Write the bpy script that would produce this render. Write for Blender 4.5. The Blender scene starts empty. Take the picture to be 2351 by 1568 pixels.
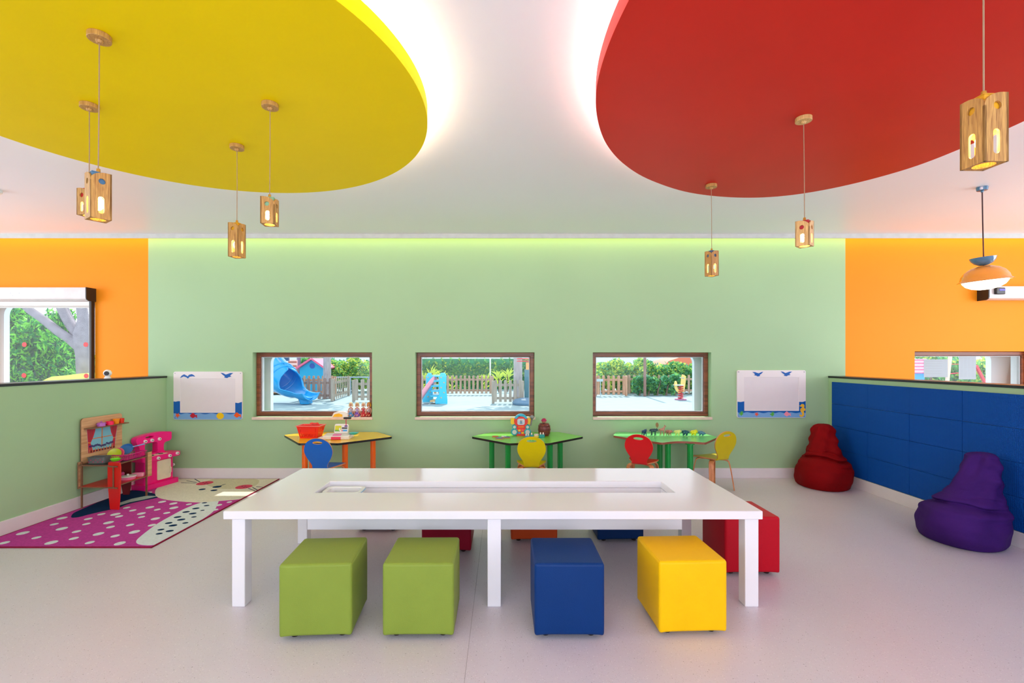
import bpy, bmesh, math, random
from mathutils import Vector, Matrix, Euler
from mathutils.geometry import tessellate_polygon
PI = math.pi
R = math.radians
sc = bpy.context.scene
COL = sc.collection

# ------------------------------------------------------------------ camera, world, sun, area lights, exposure
F = 1083.0; VX = 1155.0; VY = 825.0; CZ = 1.42
cam_d = bpy.data.cameras.new('camera'); cam = bpy.data.objects.new('camera', cam_d); COL.objects.link(cam)
cam.location = (0, 0, CZ); cam.rotation_euler = (PI / 2, 0, 0)
cam_d.sensor_width = 36; cam_d.lens = 36 * F / 2351
cam_d.shift_x = (1175.5 - VX) / 2351; cam_d.shift_y = (VY - 784) / 2351
cam_d.clip_start = 0.05; cam_d.clip_end = 300
sc.camera = cam
sc.view_settings.view_transform = 'Standard'; sc.view_settings.look = 'None'
sc.view_settings.exposure = 0.18; sc.view_settings.gamma = 1; sc.view_settings.use_curve_mapping = False
try:
    sc.cycles.use_denoising = True; sc.cycles.max_bounces = 8; sc.cycles.diffuse_bounces = 5
    sc.cycles.glossy_bounces = 4; sc.cycles.transmission_bounces = 6; sc.cycles.transparent_max_bounces = 12
    sc.cycles.sample_clamp_indirect = 6; sc.cycles.caustics_reflective = False; sc.cycles.caustics_refractive = False
except Exception: pass
w = bpy.data.worlds.new('sky'); sc.world = w; w.use_nodes = True
bg = w.node_tree.nodes['Background']
bg.inputs[0].default_value = (0.80, 0.90, 1.0, 1); bg.inputs[1].default_value = 1.6
sd = bpy.data.lights.new('sun', 'SUN'); sun = bpy.data.objects.new('sun', sd); COL.objects.link(sun)
sd.energy = 4.2; sd.angle = R(0.8); sd.color = (1.0, 0.95, 0.86)
SUN_DIR = Vector((-0.06, -1.0, -1.19)).normalized()
sun.rotation_euler = SUN_DIR.to_track_quat('-Z', 'Y').to_euler()
def area(name, loc, direction, sx, sy, power, col=(1, 1, 1)):
    d = bpy.data.lights.new(name, 'AREA'); o = bpy.data.objects.new(name, d); COL.objects.link(o)
    d.shape = 'RECTANGLE'; d.size = sx; d.size_y = sy; d.energy = power; d.color = col
    o.location = loc; o.rotation_euler = Vector(direction).to_track_quat('-Z', 'Y').to_euler()
    return o
# area lights at unseen window openings; the rear one is added to brighten the room
area('window_daylight_rear', (0, -3.35, 1.75), (0, 1, 0.45), 9.0, 1.9, 155, (0.91, 0.93, 1.0))
area('window_daylight_left', (-7.85, 2.2, 1.75), (1, 0, 0.2), 4.2, 1.9, 105, (0.90, 0.94, 1.0))
area('window_daylight_right', (7.85, 2.2, 1.75), (-1, 0, 0.2), 4.2, 1.9, 125, (0.92, 0.94, 1.0))
# light cove running along the top of the back wall, above the ceiling edge
area('cove_light', (0, 5.575, 2.985), (0, 0.25, -1), 15.5, 0.05, 27, (1.0, 0.82, 0.28))

# ------------------------------------------------------------------ helpers
def lin(c):
    return tuple(((v / 255) / 12.92 if v / 255 <= 0.04045 else ((v / 255 + 0.055) / 1.055) ** 2.4) for v in c)
MATS = {}
def mat(name, rgb, rough=0.5, spec=0.5, coat=0.0, metal=0.0, var=0.06, scale=12.0, bump=0.0, bscale=60.0,
        emit=None, es=0.0, trans=0.0, alpha=1.0, subs=0.0, stretch=None):
    if name in MATS: return MATS[name]
    m = bpy.data.materials.new(name); m.use_nodes = True; MATS[name] = m
    nt = m.node_tree; b = nt.nodes['Principled BSDF']; L = nt.links
    c = lin(rgb)
    b.inputs['Roughness'].default_value = rough; b.inputs['Specular IOR Level'].default_value = spec
    b.inputs['Metallic'].default_value = metal; b.inputs['Coat Weight'].default_value = coat
    b.inputs['Transmission Weight'].default_value = trans; b.inputs['Alpha'].default_value = alpha
    b.inputs['Base Color'].default_value = (*c, 1)
    tc = nt.nodes.new('ShaderNodeTexCoord'); mp = nt.nodes.new('ShaderNodeMapping')
    L.new(tc.outputs['Object'], mp.inputs[0])
    if stretch: mp.inputs['Scale'].default_value = stretch
    if var > 0:
        n = nt.nodes.new('ShaderNodeTexNoise'); n.inputs['Scale'].default_value = scale; n.inputs['Detail'].default_value = 4
        L.new(mp.outputs[0], n.inputs['Vector'])
        r = nt.nodes.new('ShaderNodeValToRGB')
        r.color_ramp.elements[0].position = 0.3; r.color_ramp.elements[1].position = 0.7
        r.color_ramp.elements[0].color = (*[v * (1 - var) for v in c], 1)
        r.color_ramp.elements[1].color = (*[min(1, v * (1 + var)) for v in c], 1)
        L.new(n.outputs['Fac'], r.inputs[0]); L.new(r.outputs[0], b.inputs['Base Color'])
    if bump > 0:
        n2 = nt.nodes.new('ShaderNodeTexNoise'); n2.inputs['Scale'].default_value = bscale; n2.inputs['Detail'].default_value = 3
        L.new(mp.outputs[0], n2.inputs['Vector'])
        bp = nt.nodes.new('ShaderNodeBump'); bp.inputs['Strength'].default_value = bump; bp.inputs['Distance'].default_value = 0.01
        L.new(n2.outputs['Fac'], bp.inputs['Height']); L.new(bp.outputs[0], b.inputs['Normal'])
    if emit:
        b.inputs['Emission Color'].default_value = (*lin(emit), 1); b.inputs['Emission Strength'].default_value = es
    return m
def wood(name, c1, c2, axis='Z', rough=0.45, scale=1.0, coat=0.0):
    if name in MATS: return MATS[name]
    m = bpy.data.materials.new(name); m.use_nodes = True; MATS[name] = m
    nt = m.node_tree; b = nt.nodes['Principled BSDF']; L = nt.links
    tc = nt.nodes.new('ShaderNodeTexCoord'); mp = nt.nodes.new('ShaderNodeMapping')
    s = [28 * scale] * 3; s['XYZ'.index(axis)] = 1.6 * scale; mp.inputs['Scale'].default_value = s
    n = nt.nodes.new('ShaderNodeTexNoise'); n.inputs['Scale'].default_value = 2.2; n.inputs['Detail'].default_value = 6; n.inputs['Distortion'].default_value = 0.6
    r = nt.nodes.new('ShaderNodeValToRGB')
    r.color_ramp.elements[0].position = 0.32; r.color_ramp.elements[1].position = 0.62
    r.color_ramp.elements[0].color = (*lin(c2), 1); r.color_ramp.elements[1].color = (*lin(c1), 1)
    L.new(tc.outputs['Object'], mp.inputs[0]); L.new(mp.outputs[0], n.inputs['Vector']); L.new(n.outputs['Fac'], r.inputs[0]); L.new(r.outputs[0], b.inputs['Base Color'])
    b.inputs['Roughness'].default_value = rough; b.inputs['Coat Weight'].default_value = coat
    return m
def glass(name, tint=(1, 1, 1), refl=0.08):
    if name in MATS: return MATS[name]
    m = bpy.data.materials.new(name); m.use_nodes = True; MATS[name] = m
    nt = m.node_tree; nt.nodes.remove(nt.nodes['Principled BSDF']); out = nt.nodes['Material Output']
    t = nt.nodes.new('ShaderNodeBsdfTransparent'); t.inputs[0].default_value = (*tint, 1)
    g = nt.nodes.new('ShaderNodeBsdfGlossy'); g.inputs['Roughness'].default_value = 0.02
    lw = nt.nodes.new('ShaderNodeLayerWeight'); pw = nt.nodes.new('ShaderNodeMath'); pw.operation = 'POWER'; pw.inputs[1].default_value = 4
    fr = nt.nodes.new('ShaderNodeMath'); fr.operation = 'MULTIPLY_ADD'; fr.inputs[1].default_value = 0.25; fr.inputs[2].default_value = 0.012
    nt.links.new(lw.outputs['Facing'], pw.inputs[0]); nt.links.new(pw.outputs[0], fr.inputs[0])
    mx = nt.nodes.new('ShaderNodeMixShader')
    nt.links.new(fr.outputs[0], mx.inputs[0]); nt.links.new(t.outputs[0], mx.inputs[1]); nt.links.new(g.outputs[0], mx.inputs[2])
    nt.links.new(mx.outputs[0], out.inputs[0])
    return m

def at(px, py, d):                 # real point at distance d that this spot of the photograph shows
    return Vector(((px - VX) / F * d, d, CZ + (VY - py) / F * d))
def fl(px, py, z=0.0):             # point on a level plane
    d = (CZ - z) * F / (py - VY)
    return Vector(((px - VX) / F * d, d, z))

class B:
    def __init__(s): s.bm = bmesh.new(); s.mi = 0; s.M = Matrix.Identity(4)
    def v(s, p): return s.bm.verts.new(s.M @ Vector(p))
    def f(s, vs, mi=None):
        try:
            fc = s.bm.faces.new(vs); fc.material_index = s.mi if mi is None else mi; return fc
        except ValueError: return None
    def box(s, x0, x1, y0, y1, z0, z1, mi=None, T=None):
        P = [(x0, y0, z0), (x1, y0, z0), (x1, y1, z0), (x0, y1, z0), (x0, y0, z1), (x1, y0, z1), (x1, y1, z1), (x0, y1, z1)]
        if T is not None: P = [T @ Vector(p) for p in P]
        q = [s.v(p) for p in P]
        for i in ((3, 2, 1, 0), (4, 5, 6, 7), (0, 1, 5, 4), (1, 2, 6, 5), (2, 3, 7, 6), (3, 0, 4, 7)): s.f([q[k] for k in i], mi)
        return s
    def ring(s, c, a, b_, r, n, r2=None):
        r2 = r if r2 is None else r2
        return [s.v(c + a * (math.cos(2 * PI * k / n) * r) + b_ * (math.sin(2 * PI * k / n) * r2)) for k in range(n)]
    def bridge(s, A, B_, mi=None):
        n = len(A)
        for k in range(n): s.f([A[k], A[(k + 1) % n], B_[(k + 1) % n], B_[k]], mi)
    def cyl(s, p0, p1, r0, r1=None, n=20, mi=None, caps=True):
        r1 = r0 if r1 is None else r1
        p0 = Vector(p0); p1 = Vector(p1); d = (p1 - p0).normalized()
        a = d.orthogonal().normalized(); b_ = d.cross(a)
        A = s.ring(p0, a, b_, r0, n); Q = s.ring(p1, a, b_, r1, n); s.bridge(A, Q, mi)
        if caps: s.f(A[::-1], mi); s.f(Q, mi)
        return s
    def tube(s, pts, r, n=10, mi=None, closed=False, caps=True):
        pts = [Vector(p) for p in pts]; m = len(pts); rs = r if isinstance(r, (list, tuple)) else [r] * m
        rings = []; a = None
        for i, p in enumerate(pts):
            if closed: t = (pts[(i + 1) % m] - pts[i - 1]).normalized()
            else: t = (pts[min(i + 1, m - 1)] - pts[max(i - 1, 0)]).normalized()
            a = t.orthogonal().normalized() if a is None else (a - t * a.dot(t)).normalized()
            rings.append(s.ring(p, a, t.cross(a), rs[i], n))
        for i in range(m - 1): s.bridge(rings[i], rings[i + 1], mi)
        if closed: s.bridge(rings[-1], rings[0], mi)
        elif caps: s.f(rings[0][::-1], mi); s.f(rings[-1], mi)
        return s
    def strip(s, pts, w_, t, side=(1, 0, 0), mi=None):      # flat strip of width w along side, thickness t
        pts = [Vector(p) for p in pts]; m = len(pts); sd_ = Vector(side).normalized(); rings = []
        for i, p in enumerate(pts):
            tg = (pts[min(i + 1, m - 1)] - pts[max(i - 1, 0)]).normalized(); nn = tg.cross(sd_).normalized()
            ww = w_[i] if isinstance(w_, (list, tuple)) else w_
            rings.append([s.v(p + sd_ * a * ww / 2 + nn * b_ * t / 2) for a, b_ in ((-1, -1), (1, -1), (1, 1), (-1, 1))])
        for i in range(m - 1): s.bridge(rings[i], rings[i + 1], mi)
        s.f(rings[0][::-1], mi); s.f(rings[-1], mi)
        return s
    def lathe(s, prof, c=(0, 0, 0), n=32, mi=None, sx=1, sy=1, T=None):
        c = Vector(c); rings = []
        for r, z in prof:
            if r < 1e-6:
                p = Vector((0, 0, z)); p = T @ p if T else p; rings.append([s.v(c + p)])
            else:
                rr = []
                for k in range(n):
                    p = Vector((math.cos(2 * PI * k / n) * r * sx, math.sin(2 * PI * k / n) * r * sy, z)); p = T @ p if T else p
                    rr.append(s.v(c + p))
                rings.append(rr)
        for A, Q in zip(rings, rings[1:]):
            if len(A) == 1 and len(Q) > 1:
                for k in range(n): s.f([A[0], Q[(k + 1) % n], Q[k]], mi)
            elif len(Q) == 1 and len(A) > 1:
                for k in range(n): s.f([A[k], A[(k + 1) % n], Q[0]], mi)
            elif len(A) > 1: s.bridge(A, Q, mi)
        return s
    def ball(s, c, rx, ry=None, rz=None, n=16, mi=None, T=None):
        ry = rx if ry is None else ry; rz = rx if rz is None else rz; m = n // 2 + 1
        prof = [(math.sin(PI * i / m), -math.cos(PI * i / m)) for i in range(m + 1)]
        prof[0] = (0, -1); prof[-1] = (0, 1)
        S = Matrix.Diagonal((rx, ry, rz, 1)); S = (T @ S) if T else S
        return s.lathe(prof, c, n, mi, T=S)
    def prism(s, loops, o, u, v_, n, t, mi=None, smi=None):  # polygon with holes in the (u,v) plane, extruded t along n
        o = Vector(o); u = Vector(u); v_ = Vector(v_); n = Vector(n)
        L3 = [[Vector((p[0], p[1], 0)) for p in lp] for lp in loops]
        tris = tessellate_polygon(L3); flat = [p for lp in L3 for p in lp]
        A = [s.v(o + u * p.x + v_ * p.y) for p in flat]; Q = [s.v(o + u * p.x + v_ * p.y + n * t) for p in flat]
        for tr in tris: s.f([A[k] for k in tr], mi); s.f([Q[k] for k in reversed(tr)], mi)
        base = 0
        for lp in L3:
            m = len(lp)
            for k in range(m):
                a, b_ = base + k, base + (k + 1) % m
                s.f([A[a], A[b_], Q[b_], Q[a]], mi if smi is None else smi)
            base += m
        return s
    def build(s, name, mats, parent=None, world=False, bevel=0, smooth=35, seg=2, recalc=True):
        if recalc: bmesh.ops.recalc_face_normals(s.bm, faces=s.bm.faces[:])
        me = bpy.data.meshes.new(name); s.bm.to_mesh(me); s.bm.free()
        mats = mats if isinstance(mats, (list, tuple)) else [mats]
        for m in mats: me.materials.append(m)
        return link(name, me, parent, world, bevel, smooth, seg)
def wmat(o):
    m = o.matrix_basis.copy()
    while o.parent: o = o.parent; m = o.matrix_basis @ m
    return m
def link(name, me, parent=None, world=False, bevel=0, smooth=35, seg=2):
    if smooth:
        me.polygons.foreach_set('use_smooth', [True] * len(me.polygons)); me.set_sharp_from_angle(angle=R(smooth))
    o = bpy.data.objects.new(name, me); COL.objects.link(o)
    if parent:
        o.parent = parent
        if world: me.transform(wmat(parent).inverted())
    if bevel:
        b = o.modifiers.new('bevel', 'BEVEL'); b.width = bevel; b.segments = seg; b.limit_method = 'ANGLE'; b.angle_limit = R(40)
    return o
def tag(o, label=None, cat=None, group=None, kind=None):
    if label: o['label'] = label
    if cat: o['category'] = cat
    if group: o['group'] = group
    if kind: o['kind'] = kind
    return o
def empty(name, loc, label, cat, group=None, rz=0, kind=None):
    o = bpy.data.objects.new(name, None); COL.objects.link(o); o.location = loc; o.rotation_euler = (0, 0, rz)
    o.empty_display_size = 0.1
    return tag(o, label, cat, group, kind)
def skin(name, V, E, Rr, m, parent=None, sub=1, world=False):
    me = bpy.data.meshes.new(name); me.from_pydata([Vector(v) for v in V], E, [])
    me.materials.append(m); o = bpy.data.objects.new(name, me); COL.objects.link(o)
    if parent:
        o.parent = parent
        if world: me.transform(wmat(parent).inverted())
    md = o.modifiers.new('skin', 'SKIN'); md.use_smooth_shade = True
    for i, r in enumerate(Rr):
        sv = me.skin_vertices[0].data[i]; sv.radius = (r, r) if not isinstance(r, tuple) else r; sv.use_root = (i == 0)
    s_ = o.modifiers.new('sub', 'SUBSURF'); s_.levels = sub; s_.render_levels = sub
    return o
def rrect(x0, x1, y0, y1, r, n=6):
    pts = []
    for cx, cy, a0 in ((x1 - r, y0 + r, -90), (x1 - r, y1 - r, 0), (x0 + r, y1 - r, 90), (x0 + r, y0 + r, 180)):
        for k in range(n + 1):
            a = R(a0 + 90 * k / n); pts.append((cx + r * math.cos(a), cy + r * math.sin(a)))
    return pts
def ell(cx, cy, rx, ry=None, n=24, rot=0.0):
    ry = rx if ry is None else ry; c, s_ = math.cos(rot), math.sin(rot)
    return [(cx + c * rx * math.cos(2 * PI * k / n) - s_ * ry * math.sin(2 * PI * k / n),
             cy + s_ * rx * math.cos(2 * PI * k / n) + c * ry * math.sin(2 * PI * k / n)) for k in range(n)]
def rect(x0, x1, y0, y1): return [(x0, y0), (x1, y0), (x1, y1), (x0, y1)]
def slot(cx, cy, w_, h, n=6):
    r = w_ / 2; return rrect(cx - w_ / 2, cx + w_ / 2, cy - h / 2, cy + h / 2, r * 0.999, n)
def spline(pts, n=8, closed=True):
    P = [Vector((*p, 0)) if len(p) == 2 else Vector(p) for p in pts]; m = len(P); out = []
    rng = range(m) if closed else range(m - 1)
    for i in rng:
        p0 = P[(i - 1) % m] if closed else P[max(i - 1, 0)]; p1 = P[i]; p2 = P[(i + 1) % m]
        p3 = P[(i + 2) % m] if closed else P[min(i + 2, m - 1)]
        for k in range(n):
            t = k / n
            q = 0.5 * ((2 * p1) + (p2 - p0) * t + (2 * p0 - 5 * p1 + 4 * p2 - p3) * t * t + (3 * p1 - p0 - 3 * p2 + p3) * t ** 3)
            out.append(q)
    if not closed: out.append(P[-1])
    return out
X, Y, Z = Vector((1, 0, 0)), Vector((0, 1, 0)), Vector((0, 0, 1))

# ------------------------------------------------------------------ materials
M_green = mat('green_paint', (165, 199, 155), 0.55, 0.35, var=0.02, scale=1.2)
M_orange = mat('orange_paint', (246, 146, 26), 0.55, 0.2, var=0.02, scale=1.2)
M_ceil = mat('white_ceiling_paint', (242, 240, 243), 0.38, 0.4, var=0.01, scale=1)
M_white = mat('white_lacquer', (244, 243, 248), 0.16, 0.38, coat=0.0, var=0.01, scale=3)
M_base = mat('white_skirting', (232, 226, 228), 0.3, 0.5, var=0.015)
M_ydisc = mat('yellow_disc_paint', (246, 216, 0), 0.5, 0.1, var=0.02, scale=2)
M_rdisc = mat('red_disc_paint', (206, 36, 24), 0.45, 0.2, var=0.04, scale=2)
M_brown = wood('brown_window_wood', (150, 84, 52), (98, 52, 30), 'X', 0.32, 0.6)
M_sill = mat('beige_stone_sill', (228, 205, 190), 0.35, 0.5, var=0.05, scale=20)
M_shell = mat('pale_facade', (236, 244, 250), 0.5, 0.4, var=0.02)
M_black = mat('black_laminate', (28, 26, 28), 0.3, 0.5, var=0.03)
M_dark = mat('dark_plastic', (38, 30, 28), 0.45, 0.5, var=0.03)
M_glass = glass('clear_glass')
M_pwhite = mat('white_plastic', (240, 240, 238), 0.28, 0.5, var=0.01)
M_chrome = mat('grey_metal', (150, 152, 158), 0.3, 0.5, metal=0.8, var=0.02)

# floor: pale lilac grey speckled vinyl
def floor_mat():
    m = bpy.data.materials.new('speckled_vinyl_floor'); m.use_nodes = True
    nt = m.node_tree; b = nt.nodes['Principled BSDF']; L = nt.links
    g = nt.nodes.new('ShaderNodeNewGeometry')
    n = nt.nodes.new('ShaderNodeTexNoise'); n.inputs['Scale'].default_value = 1.3; n.inputs['Detail'].default_value = 3
    r = nt.nodes.new('ShaderNodeValToRGB')
    r.color_ramp.elements[0].color = (*lin((208, 201, 209)), 1); r.color_ramp.elements[1].color = (*lin((220, 215, 222)), 1)
    L.new(g.outputs['Position'], n.inputs['Vector']); L.new(n.outputs['Fac'], r.inputs[0])
    def speck(scale, thr, lo, hi, dark):
        v = nt.nodes.new('ShaderNodeTexVoronoi'); v.inputs['Scale'].default_value = scale
        L.new(g.outputs['Position'], v.inputs['Vector'])
        c = nt.nodes.new('ShaderNodeMath'); c.operation = 'LESS_THAN'; c.inputs[1].default_value = thr
        L.new(v.outputs['Distance'], c.inputs[0])
        sp = nt.nodes.new('ShaderNodeSeparateColor'); L.new(v.outputs['Color'], sp.inputs[0])
        c2 = nt.nodes.new('ShaderNodeMath'); c2.operation = 'LESS_THAN'; c2.inputs[1].default_value = lo
        L.new(sp.outputs[0], c2.inputs[0])
        mu = nt.nodes.new('ShaderNodeMath'); mu.operation = 'MULTIPLY'; L.new(c.outputs[0], mu.inputs[0]); L.new(c2.outputs[0], mu.inputs[1])
        mu2 = nt.nodes.new('ShaderNodeMath'); mu2.operation = 'MULTIPLY'; L.new(mu.outputs[0], mu2.inputs[0]); mu2.inputs[1].default_value = hi
        return mu2, dark
    cur = r.outputs[0]
    for scale, thr, lo, hi, dark in ((85, 0.2, 0.06, 0.6, (84, 74, 78)), (190, 0.3, 0.14, 0.4, (120, 108, 110)), (120, 0.3, 0.12, 0.6, (240, 238, 240))):
        f_, dk = speck(scale, thr, lo, hi, dark)
        mx = nt.nodes.new('ShaderNodeMix'); mx.data_type = 'RGBA'
        L.new(f_.outputs[0], mx.inputs[0]); L.new(cur, mx.inputs[6]); mx.inputs[7].default_value = (*lin(dk), 1)
        cur = mx.outputs[2]
    L.new(cur, b.inputs['Base Color'])
    n3 = nt.nodes.new('ShaderNodeTexNoise'); n3.inputs['Scale'].default_value = 45
    L.new(g.outputs['Position'], n3.inputs['Vector'])
    bp = nt.nodes.new('ShaderNodeBump'); bp.inputs['Strength'].default_value = 0.06; bp.inputs['Distance'].default_value = 0.01
    L.new(n3.outputs['Fac'], bp.inputs['Height']); L.new(bp.outputs[0], b.inputs['Normal'])
    b.inputs['Roughness'].default_value = 0.33; b.inputs['Specular IOR Level'].default_value = 0.55
    return m

# ------------------------------------------------------------------ room shell
YB = 5.65; CH = 2.88; DZ = 2.72
def st(o): o['kind'] = 'structure'; return o
b = B(); b.box(-8.2, 8.2, -3.6, YB + 0.25, -0.12, 0); st(b.build('floor', floor_mat(), bevel=0))
b = B(); b.box(-8.2, 8.2, -3.6, 5.50, CH, CH + 0.22); pass
b.box(-8.2, 8.2, 5.50, YB + 0.25, CH + 0.17, CH + 0.22); st(b.build('ceiling', M_ceil))
b = B(); b.box(-8.2, 8.2, 5.485, 5.50, CH - 0.05, CH); st(b.build('trim_4', mat('fascia_grey', (200, 204, 200), 0.5)))  # fascia colour greyed to imitate its duller light beside the bright ceiling
XL, XR = -4.25, 4.10
HOLES = [(-3.0, -1.57, 0.731, 1.503), (-1.052, 0.378, 0.731, 1.503), (1.075, 2.493, 0.731, 1.503)]
b = B(); b.prism([rect(XL, XR, 0, CH + 0.17)] + [rect(*h) for h in HOLES], (0, YB, 0), X, Z, Y, 0.25); st(b.build('wall_back', M_green))
HL = (-6.42, -4.888, 0.70, 2.11); HR = (4.93, 6.36, 0.731, 1.515)
b = B(); b.prism([rect(-8.2, XL, 0, CH + 0.17), rect(*HL)], (0, YB, 0), X, Z, Y, 0.25); st(b.build('wall_back_left', M_orange))
b = B(); b.prism([rect(XR, 8.2, 0, CH + 0.17), rect(*HR)], (0, YB, 0), X, Z, Y, 0.25); st(b.build('wall_back_right', M_orange))
# outer facade panel with rounded openings
b = B(); b.prism([rect(-9, 9, -0.1, 3.3), rrect(-2.98, -1.45, 0.56, 1.49, 0.12), rrect(-1.22, 0.52, 0.56, 1.49, 0.12), rrect(0.95, 2.452, 0.56, 1.49, 0.12),
                  rrect(-6.40, -4.6, 0.5, 2.12, 0.13), rrect(4.75, 6.26, 0.56, 1.52, 0.12)], (0, 6.05, 0), X, Z, Y, 0.07)
b.box(-9, 9, 5.90, 6.05, 2.6, 2.9); st(b.build('wall_outer', M_shell))
# side and rear walls with big openings for daylight
b = B(); b.prism([rect(-3.6, YB + 0.25, 0, CH), rect(0.1, 4.3, 0.75, 2.7)], (-8.2, 0, 0), Y, Z, X, 0.2); st(b.build('wall_left', M_base))
b = B(); b.prism([rect(-3.6, YB + 0.25, 0, CH), rect(0.1, 4.3, 0.75, 2.7)], (8.0, 0, 0), Y, Z, X, 0.2); st(b.build('wall_right', M_base))
b = B(); b.prism([rect(-8.0, 8.0, 0, CH), rect(-4.6, 4.6, 0.75, 2.72)], (0, -3.6, 0), X, Z, Y, 0.2); st(b.build('wall_rear', M_base))

# low partition walls
WH = 1.222
b = B(); b.box(XL, -4.03, 1.6, YB, 0, WH - 0.022); st(b.build('wall_partition_left', M_green))
b = B(); b.box(3.90, XR, 1.6, YB, 0, WH - 0.022); st(b.build('wall_partition_right', M_green))
b = B(); b.box(XL - 0.005, -4.022, 1.58, YB, WH - 0.022, WH); st(b.build('trim_1', M_black, bevel=0.003))
b = B(); b.box(3.892, XR + 0.005, 1.58, YB, WH - 0.022, WH); st(b.build('trim_2', M_black, bevel=0.003))
b = B(); b.box(-4.015, 3.885, YB - 0.016, YB, 0, 0.12); st(b.build('baseboard_back', M_base, bevel=0.003))
b = B(); b.box(-4.03, -4.014, 1.6, YB, 0, 0.12); st(b.build('baseboard_left', M_base, bevel=0.003))
b = B(); b.box(3.884, 3.90, 1.6, YB, 0, 0.12); st(b.build('baseboard_right', M_base, bevel=0.003))
# floor seam
b = B(); b.box(-0.172, -0.169, 0.5, 5.6, 0.0002, 0.0008); st(b.build('trim_3', mat('floor_seam', (178, 172, 178), 0.5)))

# windows
def window(idx, h, wood_frame=True, sill=True):
    x0, x1, z0, z1 = h; m = M_brown if wood_frame else M_pwhite
    e = empty('window_%d' % idx, ((x0 + x1) / 2, YB + 0.1, z0), None, None, kind='structure')
    fy = YB + 0.085; t = 0.05
    b = B(); b.prism([rect(x0, x1, z0, z1), rect(x0 + t, x1 - t, z0 + t, z1 - t)], (0, fy, 0), X, Z, Y, 0.06)
    b.prism([rect(x0 + t, x1 - t, z0 + t, z1 - t), rect(x0 + t + .012, x1 - t - .012, z0 + t + .012, z1 - t - .012)], (0, fy + 0.018, 0), X, Z, Y, 0.03, mi=1)
    b.build('window_frame', [m, mat('grey_seal', (190, 196, 200), 0.4) if wood_frame else M_pwhite], e, True, bevel=0.006)
    b = B(); b.box(x0 + t, x1 - t, fy + 0.030, fy + 0.036, z0 + t, z1 - t); b.build('window_pane', M_glass, e, True, smooth=0)
    b = B(); b.prism([rect(x0, x1, z0, z1), rect(x0 + .012, x1 - .012, z0 + .012, z1 - .012)], (0, fy + .061, 0), X, Z, Y, YB + .25 - fy - .061); b.build('outer_reveal', M_shell, e, True)
    if sill:
        b = B(); b.box(x0 - 0.002, x1 + 0.008, YB - 0.02, YB + 0.08, z0 - 0.034, z0 - 0.001); b.build('window_sill', M_sill, e, True, bevel=0.004)
    return e
for i, h in enumerate(HOLES): window(i + 1, h)
window(4, HL, False); window(5, HR)

# ------------------------------------------------------------------ ceiling discs
Ycirc = ell(-1.687, 2.4015, 1.286, n=160)
def fit_red():
    P = [(0.50, 1.45), (0.455, 1.71), (0.435, 1.99), (0.45, 2.27), (0.51, 2.55), (0.63, 2.86), (0.82, 3.16), (1.08, 3.43), (1.46, 3.68), (1.88, 3.79), (2.24, 3.75), (2.54, 3.55),
         (2.76, 3.22), (2.83, 2.86), (2.84, 2.5), (2.78, 2.0), (2.62, 1.5), (2.3, 1.05), (1.8, 0.82), (1.25, 0.88), (0.78, 1.12)]
    return [(p.x, p.y) for p in spline(P, 7)]
def shrink(poly, k, cx, cy): return [(cx + (x - cx) * k, cy + (y - cy) * k) for x, y in poly]
M_led = mat('warm_led_strip', (255, 240, 225), 0.5, var=0, emit=(255, 244, 240), es=21.0)
M_ledpk = mat('warm_led_strip_peach', (255, 240, 225), 0.5, var=0, emit=(255, 234, 226), es=18.0)
for poly, m, ledm, cx, cy, nm in ((Ycirc, M_ydisc, M_led, -1.687, 2.4, 'yellow'), (fit_red(), M_rdisc, M_ledpk, 1.65, 2.3, 'red')):
    e = empty('ceiling_disc', (cx, cy, DZ), 'large %s round dropped ceiling disc with glowing rim' % nm if nm == 'yellow' else 'large red oval dropped ceiling disc with glowing rim', 'ceiling panel', 'dropped ceiling discs')
    b = B(); b.prism([poly], (0, 0, DZ), X, Y, Z, 0.08); b.build('panel', m, e, True, smooth=30)
    b = B(); b.prism([shrink(poly, 0.93, cx, cy)], (0, 0, DZ + 0.08), X, Y, Z, CH - DZ - 0.08); b.build('hanger', M_ceil, e, True, smooth=30)
    b = B(); b.prism([shrink(poly, 0.975, cx, cy), shrink(poly, 0.965, cx, cy)], (0, 0, DZ + 0.085), X, Y, Z, 0.03); b.build('led_strip', ledm, e, True)

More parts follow.
